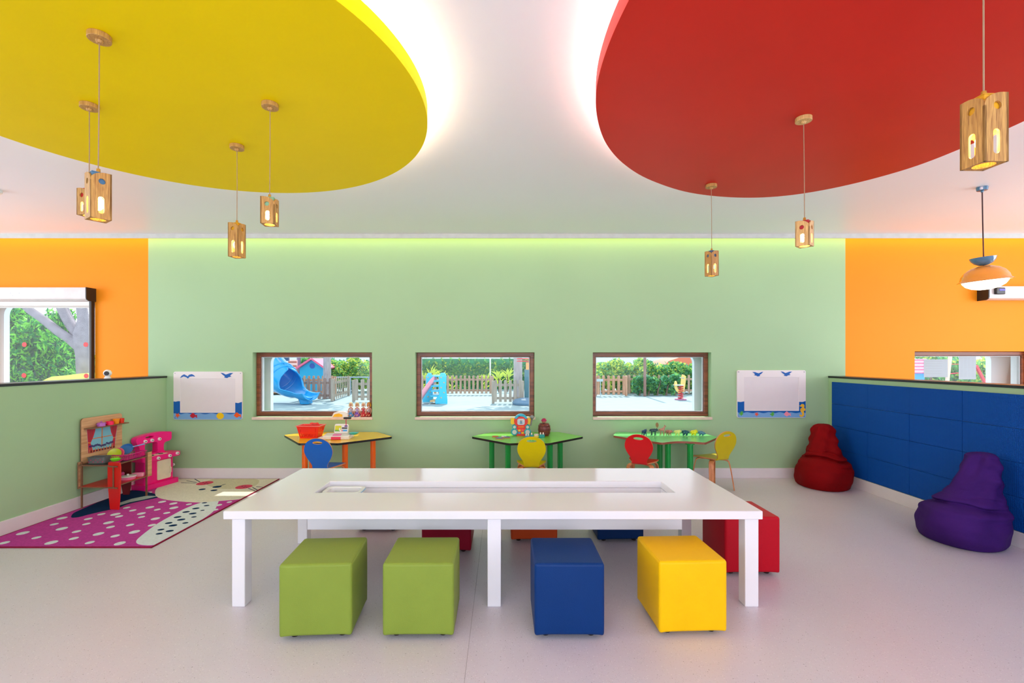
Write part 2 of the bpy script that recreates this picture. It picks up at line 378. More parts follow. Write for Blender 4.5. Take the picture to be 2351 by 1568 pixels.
# ------------------------------------------------------------------ wooden pendants
M_bam = wood('bamboo', (208, 160, 86), (158, 108, 52), 'Z', 0.5, 4.0)
M_bamp = wood('pale_bamboo', (228, 190, 122), (184, 138, 78), 'Z', 0.5, 4.0)
M_cord = mat('beige_cord', (170, 140, 110), 0.7, bump=0.3, bscale=400)
M_bulb = mat('warm_bulb', (255, 230, 170), 0.4, var=0, emit=(255, 206, 130), es=55)
def pendant(px, py, ztop, L, a, capcol, label, dirx=0.0, sid=0.068, woodm=None):
    d = (DZ - CZ) * F / (VY - py); x = (px - VX) / F * d
    woodm = woodm or M_bam
    c = Vector((-x, -d, 0)).normalized(); left = Vector((c.y, -c.x, 0))      # image-left seen from the camera
    if left.x > 0 and False: left = -left
    left = Vector((-1, 0, 0)) - c * c.dot(Vector((-1, 0, 0))); left.normalize()
    a = R(a); nl = c * math.cos(a) + left * math.sin(a); nr = c * math.sin(a) - left * math.cos(a)
    e = empty('pendant_lamp', (x, d, DZ), label, 'pendant lamp', 'wooden pendant lamps')
    h = sid / 2; xl = x + dirx
    b = B(); b.cyl((x, d, DZ - 0.022), (x, d, DZ), 0.04, n=32); b.cyl((x, d, DZ - 0.035), (x, d, DZ - 0.022), 0.009, 0.014); b.build('ceiling_rose', woodm, e, True, bevel=0.002)
    b = B(); b.tube([(x, d, DZ - 0.03), ((x + xl) / 2 + 0.001, d, (DZ + ztop) / 2), (xl, d, ztop + 0.02)], 0.0022, 8); b.build('cord', M_cord, e, True)
    b = B(); b.cyl((xl, d, ztop - 0.002), (xl, d, ztop + 0.02), 0.0085, 0.006, 12); b.build('cord_grip', mat('brass', (200, 150, 60), 0.35, metal=0.6), e, True)
    C0 = Vector((xl, d, ztop - L)); t = 0.006
    def panel(nrm, toward):          # face panel; toward = direction of the shared front edge along the face
        rx, ry = 0.054, 0.038
        pts = [(-h, 0), (h, 0), (h, L - ry)]
        for k in range(1, 11):
            q = R(90 * k / 10); pts.append((h - rx + rx * math.cos(q), L - ry + ry * math.sin(q)))
        pts += [(-h, L)]
        holes = [ell(-0.003, L - 0.037, 0.0115, n=20), slot(0.0, L * 0.29, 0.019, L * 0.36)]
        b = B(); b.prism([pts] + holes, C0 + nrm * (h - t), toward, Z, nrm, t)
        return b
    for nrm, tw in ((nl, nr), (nr, nl)): panel(nrm, tw).build('front_panel', woodm, e, True)
    for nrm, tw in ((-nl, nr), (-nr, nl)):
        b = B(); b.prism([rect(-h, h, 0, L), slot(0, L * 0.29, 0.019, L * 0.36)], C0 + nrm * (h - t), tw, Z, nrm, t); b.build('back_panel', woodm, e, True)
    # coloured inner hood showing through the notch and the eye holes
    k = h - t - 0.001; u, v_ = nl, nr
    q = lambda s_: [(-s_, -s_), (s_, -s_), (s_, s_), (-s_, s_)]
    b = B(); b.prism([q(k), q(k - 0.004)], C0 + Z * (L - 0.065), u, v_, Z, 0.063); b.prism([q(k)], C0 + Z * (L - 0.004), u, v_, Z, 0.004)
    b.build('hood', mat('hood_%d_%d_%d' % capcol, capcol, 0.5), e, True)
    b = B(); b.prism([q(h - t), ell(0, 0, h * 0.72, n=32)], C0 + Z * 0.001, u, v_, Z, 0.005); b.build('bottom_ring', woodm, e, True)
    b = B(); b.cyl(C0 + Z * (L - 0.07), C0 + Z * (L - 0.004), 0.012, n=16); b.build('socket', M_pwhite, e, True)
    b = B(); b.ball(C0 + Z * (L * 0.36), 0.019, 0.019, 0.028, 18); b.build('bulb', M_bulb, e, True)
pendant(228, 80, 2.163, 0.185, 75, (70, 120, 160), 'large wooden pendant lamp with blue hood, nearest on the yellow disc', -0.004)
pendant(205, 240, 2.285, 0.135, 52, (200, 40, 45), 'small wooden pendant lamp with red hood hanging behind the blue-hooded one', -0.001)
pendant(544, 334, 2.245, 0.205, 37, (225, 170, 20), 'long wooden pendant lamp with yellow hood hanging lowest under the yellow disc')
pendant(620, 238, 2.238, 0.135, 18, (140, 190, 150), 'small wooden pendant lamp with mint green hood under the yellow disc', -0.002)
pendant(1633, 424, 2.225, 0.185, 48, (70, 110, 150), 'wooden pendant lamp with blue hood at the back edge of the red disc', 0.003)
pendant(1845, 270, 2.162, 0.135, 18, (185, 30, 45), 'small pale wooden pendant lamp with red hood under the red disc', 0.005, woodm=M_bamp)
# the nearest one, rose above the frame
dG = 1.36; pyG = VY - (DZ - CZ) * F / dG
pendant(2256, pyG, 2.172, 0.195, 43, (225, 165, 20), 'large wooden pendant lamp with yellow hood, nearest under the red disc', 0.003, 0.070)

# blue and orange dome pendant
D4 = 4.0; lx = (2255 - VX) / F * D4
e = empty('dome_pendant_lamp', (lx, D4, CH), 'glossy orange dome pendant lamp with small blue bowl on top', 'pendant lamp')
M_blg = mat('blue_enamel', (72, 118, 150), 0.15, 0.6, coat=0.5, var=0.02); M_org = mat('orange_enamel', (240, 150, 30), 0.12, 0.6, coat=0.6, var=0.02)
b = B(); b.cyl((lx, D4, CH - 0.03), (lx, D4, CH), 0.036, 0.04, 28); b.cyl((lx, D4, CH - 0.045), (lx, D4, CH - 0.03), 0.008, 0.012); b.build('ceiling_rose', M_blg, e, True, bevel=0.003)
b = B(); b.tube([(lx, D4, CH - 0.04), (lx + 0.004, D4, 2.6), (lx + 0.012, D4, 2.27)], 0.0045, 8); b.build('cord', mat('dark_red_cord', (58, 22, 26), 0.6), e, True)
T = Matrix.Rotation(R(-5), 4, 'Y'); c0 = (lx + 0.012, D4, 2.213)
b = B(); b.lathe([(0, 0.0), (0.03, 0.004), (0.058, 0.02), (0.078, 0.045), (0.086, 0.07), (0.082, 0.07), (0.05, 0.03), (0, 0.01)], c0, 40, T=T); b.build('top_bowl', M_blg, e, True)
b = B(); b.lathe([(0.0, 0.0), (0.05, -0.004), (0.095, -0.022), (0.13, -0.05), (0.152, -0.085), (0.16, -0.118), (0.176, -0.128), (0.172, -0.132), (0.155, -0.121), (0.145, -0.085), (0.12, -0.052), (0.05, -0.012), (0, -0.008)], c0, 48, T=T); b.build('dome_shade', M_org, e, True, smooth=60)
b = B(); b.lathe([(0.148, -0.118), (0.142, -0.14), (0.122, -0.168), (0.085, -0.19), (0.04, -0.201), (0, -0.203)], c0, 40, T=T); b.build('diffuser', mat('lit_opal_glass', (255, 250, 240), 0.3, var=0, emit=(255, 240, 215), es=3.5), e, True)
# small white detector at the far left of the ceiling
b = B(); b.lathe([(0.055, 0), (0.055, -0.02), (0.04, -0.032), (0.0, -0.034)], (-4.385, 4.06, CH), 28); tag(b.build('smoke_detector', M_pwhite), 'small round white smoke detector on the ceiling, cut by left edge', 'smoke detector')

# ------------------------------------------------------------------ big white activity table
TZ = 0.554; tx0, tx1, ty0, ty1 = -1.597, 1.482, 2.69, 3.755
e = empty('activity_table', ((tx0 + tx1) / 2, 3.22, 0), 'large glossy white low table with a long sunken tray in its top', 'table')
b = B(); b.prism([rect(tx0, tx1, ty0, ty1), rect(-1.228, 1.12, 3.066, 3.352)], (0, 0, TZ - 0.048), X, Y, Z, 0.048); b.build('tabletop', M_white, e, True, bevel=0.004)
b = B()
for a0, a1, c0_, c1_ in ((-1.262, 1.154, 3.04, 3.066), (-1.262, 1.154, 3.352, 3.378), (-1.262, -1.228, 3.066, 3.352), (1.12, 1.154, 3.066, 3.352)): b.box(a0, a1, c0_, c1_, 0.322, TZ - 0.049)
b.box(-1.228, 1.12, 3.066, 3.352, 0.322, 0.34); b.build('tray', M_white, e, True, bevel=0.002)
for x0, x1, y0, y1 in ((-1.556, -1.481, 2.705, 2.782), (-0.09, -0.012, 2.705, 2.735), (1.388, 1.466, 2.705, 2.782), (-1.584, -1.51, 3.635, 3.71), (-0.09, -0.012, 3.68, 3.71), (1.376, 1.452, 3.635, 3.71)):
    b = B(); b.box(x0, x1, y0, y1, 0, TZ - 0.0485); b.build('leg', M_white, e, True, bevel=0.004)
# container standing in the tray
e = empty('storage_tub', (-1.075, 3.19, 0.341), 'white plastic tub with blue-edged rim standing inside the table tray', 'tub')
b = B(); b.prism([rrect(-.115, .115, -.07, .07, .03), rrect(-.105, .105, -.06, .06, .025)], (0, 0, 0.004), X, Y, Z, 0.19); b.prism([rrect(-.115, .115, -.07, .07, .03)], (0, 0, 0), X, Y, Z, 0.006); b.build('body', M_pwhite, e)
b = B(); b.prism([rrect(-.128, .128, -.083, .083, .035), rrect(-.112, .112, -.067, .067, .03)], (0, 0, 0.191), X, Y, Z, 0.008); b.prism([rrect(-.131, .131, -.086, .086, .036), rrect(-.128, .128, -.083, .083, .035)], (0, 0, 0.187), X, Y, Z, 0.007, mi=1)
b.build('rim', [M_pwhite, mat('pale_blue_edge', (150, 190, 215), 0.4)], e)

# ------------------------------------------------------------------ upholstered cube stools
def cube_stool(x, y, rz, rgb, label, s=0.36, hgt=0.362):
    m = mat('leatherette_%d_%d_%d' % rgb, rgb, 0.45, 0.2, var=0.04, scale=5, bump=0.12, bscale=220)
    e = empty('cube_stool', (x, y, 0), label, 'stool', 'upholstered cube stools', R(rz))
    h = s / 2; n = 12; b = B(); z0 = 0.026
    def bulge(u, v_): return 0.006 * (1 - (2 * u - 1) ** 2) * (1 - (2 * v_ - 1) ** 2)
    for nrm, uu, vv in ((X, Y, Z), (-X, -Y, Z), (Y, -X, Z), (-Y, X, Z), (Z, X, Y), (-Z, X, -Y)):
        g = []
        for i in range(n + 1):
            row = []
            for j in range(n + 1):
                u, v_ = i / n, j / n
                hx = h if abs(nrm.z) < .5 else hgt / 2
                uo = (u - .5) * s; vo = (v_ - .5) * (s if abs(nrm.z) > .5 else hgt)
                p = nrm * (hx + (bulge(u, v_) if nrm.z > -.5 else 0)) + uu * uo + vv * vo + Z * (z0 + hgt / 2)
                row.append(b.v(p))
            g.append(row)
        for i in range(n):
            for j in range(n): b.f([g[i][j], g[i + 1][j], g[i + 1][j + 1], g[i][j + 1]])
    bmesh.ops.remove_doubles(b.bm, verts=b.bm.verts[:], dist=0.0005)
    # pulled-down corners of the cover
    for v in b.bm.verts:
        if v.co.z < z0 + 0.001: v.co.z -= 0.008 * (abs(v.co.x) / h * abs(v.co.y) / h) ** 6
    o = b.build('cushion', m, e, bevel=0.014, smooth=40, seg=4)
    b = B()
    for sx_ in (-1, 1):
        b.tube([(sx_ * (h - 0.008), -h + 0.012, z0 + hgt - 0.003), (sx_ * (h - 0.008), h - 0.012, z0 + hgt - 0.003)], 0.003, 6)
        b.tube([(-h + 0.012, sx_ * (h - 0.008), z0 + hgt - 0.003), (h - 0.012, sx_ * (h - 0.008), z0 + hgt - 0.003)], 0.003, 6)
    b.build('piping', m, e)
    for sx_ in (-1, 1):
        for sy_ in (-1, 1):
            b = B(); b.cyl((sx_ * (h - 0.06), sy_ * (h - 0.06), 0), (sx_ * (h - 0.06), sy_ * (h - 0.06), z0 + 0.004), 0.017, 0.021, 18); b.build('foot', M_dark, e, bevel=0.002)
    return e
GR = (136, 158, 62)
cube_stool(-0.957, 2.555, 3.5, GR, 'lime green cube stool at the front left corner of the white table')
cube_stool(-0.431, 2.562, 0.5, GR, 'lime green cube stool in front of the white table, right beside the table middle leg')
cube_stool(0.336, 2.558, 0, (0, 52, 114), 'blue cube stool in front of the white table', s=.354)
cube_stool(0.966, 2.588, 2.5, (250, 198, 0), 'bright yellow cube stool at the front right of the white table', s=.354)
cube_stool(1.632, 3.262, 0, (190, 8, 34), 'bright red cube stool at the right end of the white table')
cube_stool(-0.414, 3.62, 0, (150, 12, 44), 'dark red cube stool seen low behind the table tray')
cube_stool(0.241, 3.83, 0, (205, 78, 30), 'orange cube stool seen low behind the white table')
cube_stool(0.905, 3.83, 2, (0, 46, 100), 'navy blue cube stool seen low behind the white table')
cube_stool(-1.035, 4.05, 0, (216, 120, 96), 'salmon cube stool farthest behind the white table, only its dark underside showing')

# ------------------------------------------------------------------ trapezoid tables along the back wall
def kid_table(pts, legs, topc, edgem, legc, label):
    cx = sum(p[0] for p in pts) / len(pts); cy = sum(p[1] for p in pts) / len(pts)
    e = empty('childrens_table', (cx, cy, 0), label, 'table', 'low shaped tables under the windows')
    b = B(); b.prism([pts], (0, 0, 0.533), X, Y, Z, 0.022, mi=0, smi=1)
    b.build('tabletop', [mat('laminate_%d_%d_%d' % topc, topc, 0.22, 0.55, var=0.02), edgem], e, True)
    lm = mat('leg_paint_%d_%d_%d' % legc, legc, 0.25, 0.5, coat=0.3, var=0.02)
    for x, y in legs:
        b = B(); b.cyl((x, y, 0.012), (x, y, 0.533), 0.03, n=28); b.cyl((x, y, 0), (x, y, 0.014), 0.033, n=28, mi=1); b.cyl((x, y, 0.523), (x, y, 0.533), 0.045, n=28)
        b.build('leg', [lm, M_dark], e, True)
    return e
def poly_round(P, r=0.035, n=5):
    out = []; m = len(P)
    for i in range(m):
        p = Vector((*P[i], 0)); a = (Vector((*P[i - 1], 0)) - p); c = (Vector((*P[(i + 1) % m], 0)) - p)
        ra = min(r, a.length / 2.1); rc = min(r, c.length / 2.1); A = p + a.normalized() * ra; C = p + c.normalized() * rc
        for k in range(n + 1):
            t = k / n; q = A * (1 - t) ** 2 + p * 2 * t * (1 - t) + C * t * t; out.append((q.x, q.y))
    return out
def arc_in(p, q, dep, n=8):
    p = Vector((*p, 0)); q = Vector((*q, 0)); nn = Vector((-(q - p).y, (q - p).x, 0)).normalized()
    return [tuple((p.lerp(q, k / n) + nn * dep * math.sin(PI * k / n))[:2]) for k in range(1, n)]
T1 = [(-2.51, 5.40), (-2.10, 4.855)] + arc_in((-2.10, 4.855), (-1.70, 4.86), 0.03) + [(-1.70, 4.86), (-1.235, 5.28), (-1.50, 5.62), (-2.30, 5.62)]
kid_table(poly_round(T1), ((-2.10, 5.0), (-2.19, 5.40), (-1.675, 5.0), (-1.475, 5.35)), (250, 200, 20), M_black, (245, 105, 10), 'yellow low table with black edge and orange legs under the left window')
T2 = [(-.36, 5.29), (.06, 4.855)] + arc_in((.06, 4.855), (.466, 4.855), 0.03) + [(.466, 4.855), (.905, 5.29), (.66, 5.62), (-.12, 5.62)]
kid_table(poly_round(T2), ((-.128, 5.35), (.052, 5.0), (.497, 5.0), (.647, 5.35)), (120, 205, 70), M_black, (0, 150, 60), 'lime green low table with black edge under the middle window')
T3 = [(1.25, 5.36), (1.33, 5.25), (1.65, 4.89)] + arc_in((1.65, 4.89), (2.10, 4.90), 0.09) + [(2.10, 4.90), (2.40, 5.26), (2.32, 5.60), (1.35, 5.62)]
kid_table(poly_round(T3), ((1.782, 5.36), (1.754, 5.02), (1.975, 4.98), (2.13, 5.38)), (110, 215, 120), mat('brown_edge', (150, 84, 62), 0.4), (0, 150, 60), 'mint green low table with brown edge holding toy animals')

# ------------------------------------------------------------------ bent plywood chairs
M_ply = wood('plywood_leg', (226, 150, 96), (190, 110, 62), 'Z', 0.4, 0.8)
M_plye = mat('plywood_edge', (214, 140, 88), 0.5, bump=0.1)
def kid_chair(x, y, rz, rgb, label, hs=1.0):
    e = empty('childrens_chair', (x, y, 0), label, 'chair', 'small plywood chairs', R(rz))
    m = mat('chair_laminate_%d_%d_%d' % rgb, rgb, 0.3, 0.5, var=0.02)
    sz = 0.345; t = 0.012
    seat = [(-.075, -.125), (.075, -.125)] + [(p.x, p.y) for p in spline([(.10, -.08), (.145, .02), (.148, .10), (.12, .150), (0, .162), (-.12, .150), (-.148, .10), (-.145, .02), (-.10, -.08)], 4, False)]
    b = B(); b.prism([seat], (0, 0, sz - t), X, Y, Z, t, mi=0, smi=1)
    for v in b.bm.verts: v.co.z += 0.012 * max(0, (abs(v.co.x) / .15)) ** 2 - 0.02 * max(0, (v.co.y - .08) / .08) ** 2
    b.build('seat', [m, M_plye], e)
    # back shell: bend + balloon shaped board
    lean = R(12); o0 = Vector((0, -.148, sz + .030)); up = Vector((0, -math.sin(lean), math.cos(lean))); nn = Vector((0, -math.cos(lean), -math.sin(lean)))
    out = [(p.x, p.y) for p in spline([(-.076, -.012), (-.082, .02), (-.128, .10), (-.142, .165), (-.118, .235), (-.062, .276), (0, .287), (.062, .276), (.118, .235), (.142, .165), (.128, .10), (.082, .02), (.076, -.012)], 6, False)]
    b = B(); b.prism([out, ell(0, .243, .05, .015, 24)], o0, X, up, nn, t, mi=0, smi=1)
    path = [o0 + up * -.012 + nn * t / 2, Vector((0, -.149, sz + .006)), Vector((0, -.140, sz - .003)), Vector((0, -.124, sz - t / 2))]
    b.mi = 0; b.strip(path, .152, t, (1, 0, 0))
    b.build('backrest', [m, M_plye], e)
    for sx_, sy_ in ((-1, -1), (1, -1), (-1, 1), (1, 1)):
        k = 0.93 if sy_ > 0 else 1.0
        P = [(sx_ * .03, sy_ * .045, sz - .022), (sx_ * .085, sy_ * .085, sz - .022), (sx_ * .112, sy_ * .105, sz - .032), (sx_ * .125, sy_ * .116, sz - .06),
             (sx_ * .138, sy_ * .132, sz - .16), (sx_ * .152, sy_ * .158 * k, 0.0)]
        P = [tuple(q) for q in spline(P, 5, False)]; P = [(q[0], q[1], max(q[2], 0.001)) for q in P]
        b = B(); b.strip(P, .05, .011, Vector((sy_ * sx_ * -1, 1, 0)) if True else X); b.build('leg', M_ply, e, bevel=0.002)
    b = B(); b.prism([rrect(-.045, .045, -.06, .06, .02)], (0, 0, sz - .028), X, Y, Z, .016); b.build('leg_mount', M_ply, e)
    return e
def chx(px, d): return (px - VX) / F * d
kid_chair(chx(738.5, 4.64), 4.78, -4, (0, 96, 190), 'blue plywood chair pushed under the yellow table')
kid_chair(chx(1222, 4.74), 4.88, -3, (222, 206, 0), 'yellow plywood chair seen from behind at the middle green table')
kid_chair(chx(1472, 4.88) + .05, 5.0, -28, (214, 14, 26), 'red plywood chair at the left end of the mint green table')
kid_chair(2.31, 5.21, 20, (208, 190, 0), 'yellow plywood chair at the right end of the mint green table, turned to the left')

# ------------------------------------------------------------------ bean bags
def fabric(name, rgb):
    return mat(name, rgb, 0.8, 0.12, var=0.10, scale=6, bump=0.5, bscale=14)
def beanbag(cx, cy, topx, topy, rgb, label, R0, ht, seed, sdir, puff=1.0, cre=.44):
    e = empty('bean_bag_chair', (cx, cy, 0), label, 'bean bag', 'bean bag chairs')
    rnd = random.Random(seed); n = 72; b = B(); b.M = Matrix.Translation((cx, cy, 0))
    # rings: (height fraction, radius, shift towards the top offset, seat puff)
    prof = [(0, .0, 0, 0), (0, .60, 0, 0), (.002, .90, 0, 0), (.015, .985, 0, 0), (.06, 1.03, 0, .02), (.13, 1.06, 0, .05), (.21, 1.07, .02, .08), (.28, 1.04, .06, .10), (.345, .99, .12, .10), (.40, .91, .20, .09), (.45, .815, .30, .05), (.50, .72, .40, .02),
            (.55, .645, .50, 0), (.60, .59, .60, 0), (.68, .53, .74, 0), (.77, .475, .86, 0), (.86, .43, .95, 0), (.925, .395, 1.0, 0), (.965, .34, 1.0, 0), (.99, .22, 1.0, 0), (1.0, 0, 1.0, 0)]
    dx, dy = topx - cx, topy - cy; sd_ = Vector(sdir).normalized(); ph = [rnd.uniform(0, 6.28) for _ in range(8)]
    # resample along the profile
    pp = spline([(p[0], p[1], 0) for p in prof], 6, False); qq = spline([(p[2], p[3], 0) for p in prof], 6, False)
    rings = []
    for i, (p, q) in enumerate(zip(pp, qq)):
        z = max(0, p.x) * ht; r = max(0, p.y) * R0; rr = []
        if r < 0.004:
            rings.append([b.v((dx * q.x, dy * q.x, z))]); continue
        for k in range(n):
            a = 2 * PI * k / n; d_ = Vector((math.cos(a), math.sin(a), 0))
            f_ = p.x
            wob = 0.010 * math.sin(3 * a + ph[0] + f_ * 5) + 0.006 * math.sin(7 * a + ph[1] - f_ * 9) * (f_ > .02)
            wr = 0.010 * math.sin(40 * f_ + 3 * math.sin(a + ph[2])) * (1 if .3 < f_ < .95 else .3) * (.5 + .5 * math.sin(a * 2 + ph[3]))
            # square the column slightly
            sq = 1.0 + (0.05 * math.cos(4 * a + ph[4]) if f_ > .45 else 0)
            fr_ = max(0, min(1, (d_.dot(sd_) + .45) / 1.1)); fr_ = fr_ * fr_ * (3 - 2 * fr_); fc = cre + .018 * math.sin(2 * a + ph[6])
            crs = fr_ * (-.050 * math.exp(-((f_ - fc) / .020) ** 2) + .016 * math.exp(-((f_ - fc - .05) / .03) ** 2) + .012 * math.exp(-((f_ - fc + .06) / .04) ** 2))
            crs += fr_ * -.012 * math.exp(-((f_ - fc - .085 - .02 * math.sin(3 * a)) / .010) ** 2)
            pr = r * sq + (wob + wr + crs) * min(1, r / 0.1)
            pos = d_ * pr + sd_ * (q.y * max(0, d_.dot(sd_)) * R0 * 3 * puff)
            rr.append(b.v((pos.x + dx * q.x, pos.y + dy * q.x, z + (0.012 * math.sin(2 * a + ph[5]) if .36 < f_ < .6 else 0))))
        rings.append(rr)
    for A, Q in zip(rings, rings[1:]):
        if len(A) == 1 and len(Q) == 1: continue
        if len(A) == 1:
            for k in range(n): b.f([A[0], Q[(k + 1) % n], Q[k]])
        elif len(Q) == 1:
            for k in range(n): b.f([A[k], A[(k + 1) % n], Q[0]])
        else: b.bridge(A, Q)
    b.build('cover', fabric('fabric_%d_%d_%d' % rgb, rgb), e, True, smooth=80)
    return e
beanbag(3.585, 5.29, 3.64, 5.36, (128, 3, 8), 'dark red bean bag chair in the back right corner', 0.258, 0.69, 3, (-0.4, -1, 0), .35, .46)
beanbag(3.60, 3.70, 3.725, 3.665, (62, 28, 104), 'purple bean bag chair against the blue padded wall', 0.255, 0.70, 8, (-1, -.55, 0), 1.0, .43)

# ------------------------------------------------------------------ blue foam padding on the right low wall
def foam_mat():
    m = mat('blue_foam', (0, 76, 164), 0.6, 0.2, var=0.02, scale=2)
    nt = m.node_tree; L = nt.links; b = nt.nodes['Principled BSDF']
    g = nt.nodes.new('ShaderNodeNewGeometry'); sp = nt.nodes.new('ShaderNodeSeparateXYZ'); L.new(g.outputs['Position'], sp.inputs[0])
    outs = []
    for ax in (1, 2):
        mu = nt.nodes.new('ShaderNodeMath'); mu.operation = 'MULTIPLY'; mu.inputs[1].default_value = 2 * PI / 0.013; L.new(sp.outputs[ax], mu.inputs[0])
        s_ = nt.nodes.new('ShaderNodeMath'); s_.operation = 'SINE'; L.new(mu.outputs[0], s_.inputs[0]); outs.append(s_)
    ad = nt.nodes.new('ShaderNodeMath'); ad.operation = 'MAXIMUM'; L.new(outs[0].outputs[0], ad.inputs[0]); L.new(outs[1].outputs[0], ad.inputs[1])
    bp = nt.nodes.new('ShaderNodeBump'); bp.inputs['Strength'].default_value = 0.5; bp.inputs['Distance'].default_value = 0.002
    L.new(ad.outputs[0], bp.inputs['Height']); L.new(bp.outputs[0], b.inputs['Normal'])
    return m
b = B(); g = 0.0012; yy = 5.575
cols = [5.575, 5.03, 4.51, 3.99, 3.47, 2.95, 2.43, 1.91]; rows = [0.124, 0.38, 0.64, 0.897, 1.155]
for i in range(len(cols) - 1):
    for j in range(len(rows) - 1): b.box(3.884 - (0.002 if (i * 3 + j) % 4 == 1 else 0), 3.8995, cols[i + 1] + g, cols[i] - g, rows[j] + g, rows[j + 1] - g)
o = b.build('wall_padding', foam_mat(), bevel=0.001, seg=1); tag(o, 'blue foam mat padding covering the right low wall', 'wall padding')

# ------------------------------------------------------------------ decorated whiteboards on the back wall
def PC(name, rgb): return mat(name, rgb, 0.35, 0.5, var=0)
def board(org, S, px0, px1, py0, py1, inner, deco, label):
    ox, oy = org; k = F / YB
    def m(p): return ((ox + p[0] / S - VX) / k, CZ + (VY - (oy + p[1] / S)) / k)
    x0, z1 = m((px0, py0)); x1, z0 = m((px1, py1))
    e = empty('whiteboard', ((x0 + x1) / 2, YB, z0), label, 'whiteboard', 'sea themed whiteboards')
    yf = YB - 0.018
    a0, b1 = m(inner[:2]); a1, b0 = m(inner[2:])
    b = B(); b.prism([rrect(x0, x1, z0, z1, 0.022), rect(a0, a1, b0, b1)], (0, yf, 0), X, Z, Y, 0.018); b.build('frame', PC('board_frame', (236, 228, 228)), e, True, bevel=0.002)
    b = B(); b.prism([rect(a0, a1, b0, b1)], (0, yf + 0.004, 0), X, Z, Y, 0.012); b.build('writing_surface', mat('board_surface', (232, 224, 226), 0.18, var=0.01), e, True)
    yk = yf
    for nm, rgb, shapes, lift in deco:
        for sh in shapes:
            b = B(); b.prism([[m(p) for p in sh]], (0, yf - lift, 0), X, Z, Y, lift - 0.0002); b.build(nm, PC('deco_%d_%d_%d' % rgb, rgb), e, True)
    b = B()
    for sx_ in (x0 + .02, x1 - .02):
        for sz_ in (z0 + .02, z1 - .02): b.cyl((sx_, yf - 0.0035, sz_), (sx_, yf, sz_), 0.005, n=12)
    b.build('screw', M_chrome, e, True)
def wav(x0, x1, y, amp, n=40, ph=0, per=130): return [(x0 + (x1 - x0) * k / n, y + amp * math.sin(2 * PI * (x0 + (x1 - x0) * k / n) / per + ph)) for k in range(n + 1)]
SB = (0, 92, 178); LB = (122, 172, 222)
def gull1(x, y, s): return [(x - 78 * s, y + 20 * s), (x - 60 * s, y - 5 * s), (x - 35 * s, y - 18 * s), (x - 10 * s, y - 4 * s), (x + 0 * s, y + 4 * s), (x + 18 * s, y - 14 * s), (x + 45 * s, y - 20 * s), (x + 66 * s, y - 8 * s), (x + 78 * s, y + 6 * s), (x + 50 * s, y + 2 * s), (x + 20 * s, y + 8 * s), (x + 4 * s, y + 26 * s), (x - 14 * s, y + 12 * s), (x - 40 * s, y + 4 * s)]
def gull2(x, y, s, fl_=1): return [(x + fl_ * a * s, y + c * s) for a, c in ((-68, -28), (-40, -22), (-15, -8), (10, -16), (30, -24), (62, -24), (44, -12), (28, 4), (44, 10), (30, 16), (14, 18), (0, 28), (-30, 22), (-24, 10), (-46, -6))]
def fish(x, y, s, fl_=1): return [(x + fl_ * a * s, y + c * s) for a, c in ((-38, 4), (-20, -20), (-6, -28), (8, -18), (22, -2), (32, -8), (38, -4), (34, 8), (40, 24), (30, 22), (20, 10), (6, 22), (-8, 28), (-24, 18))]
def star(x, y, s): return [(x + s * (1 if k % 2 == 0 else .42) * math.cos(PI / 5 * k + .2), y + s * (1 if k % 2 == 0 else .42) * math.sin(PI / 5 * k + .2)) for k in range(10)]
def weed(x, y, s): return [(x + a * s, y + c * s) for a, c in ((0, 32), (-12, 12), (-28, 8), (-22, -8), (-10, 0), (-8, -18), (0, -30), (8, -20), (4, -6), (12, -14), (20, -32), (22, -12), (14, 4), (26, 0), (18, 14), (6, 20))]
def shell(x, y, s): return [(x + s * math.cos(a) * (1 + .05 * math.cos(9 * a)), y + s * .86 * math.sin(a) * (1 + .05 * math.cos(9 * a))) for a in [2 * PI * k / 40 for k in range(40)]]
# left board, drawn in the units of a 4.521x enlargement
sea = [[(95, 412)] + [(115, 416), (140, 410), (162, 410), (162, 530), (95, 530)], [(733, 425), (765, 430), (785, 422), (802, 418), (802, 530), (733, 530)], [(95, 530), (802, 530)] + wav(95, 802, 540, 5)[::-1]]
low = [wav(95, 802, 540, 5) + [(802, 585), (796, 594), (786, 598), (112, 598), (100, 594), (95, 584)]]
board((380, 830), 4.521, 93, 805, 104, 601, (164, 178, 732, 523),
      [('sea_band', SB, sea, 0.0012), ('sand_band', LB, low, 0.0012), ('gull', SB, [gull1(240, 150, 1), gull2(650, 143, 1)], 0.003),
       ('starfish', (235, 90, 40), [star(137, 556, 30)], 0.003), ('fish', (190, 20, 50), [fish(302, 558, 1)], 0.003), ('shell', (245, 200, 10), [shell(578, 563, 38)], 0.003), ('fish', (245, 90, 20), [fish(757, 553, 1)], 0.003)],
      'whiteboard with blue gulls, red fish and yellow shell left of the windows')
sea = [[(113, 480), (150, 484), (193, 476), (193, 590), (113, 590)], [(849, 482), (890, 484), (927, 472), (927, 590), (849, 590)], [(113, 590), (927, 590)] + wav(113, 927, 611, 6)[::-1]]
low = [wav(113, 927, 611, 6) + [(927, 658), (918, 668), (126, 668), (113, 658)]]
horse = [(p.x, p.y) for p in spline([(850, 527), (868, 524), (872, 512), (888, 506), (904, 512), (912, 530), (908, 552), (922, 566), (920, 586), (904, 592), (908, 620), (906, 644), (890, 660), (866, 660), (852, 646), (860, 632), (874, 640), (884, 632), (878, 610), (864, 592), (864, 566), (880, 552), (884, 542), (868, 540)], 3)]
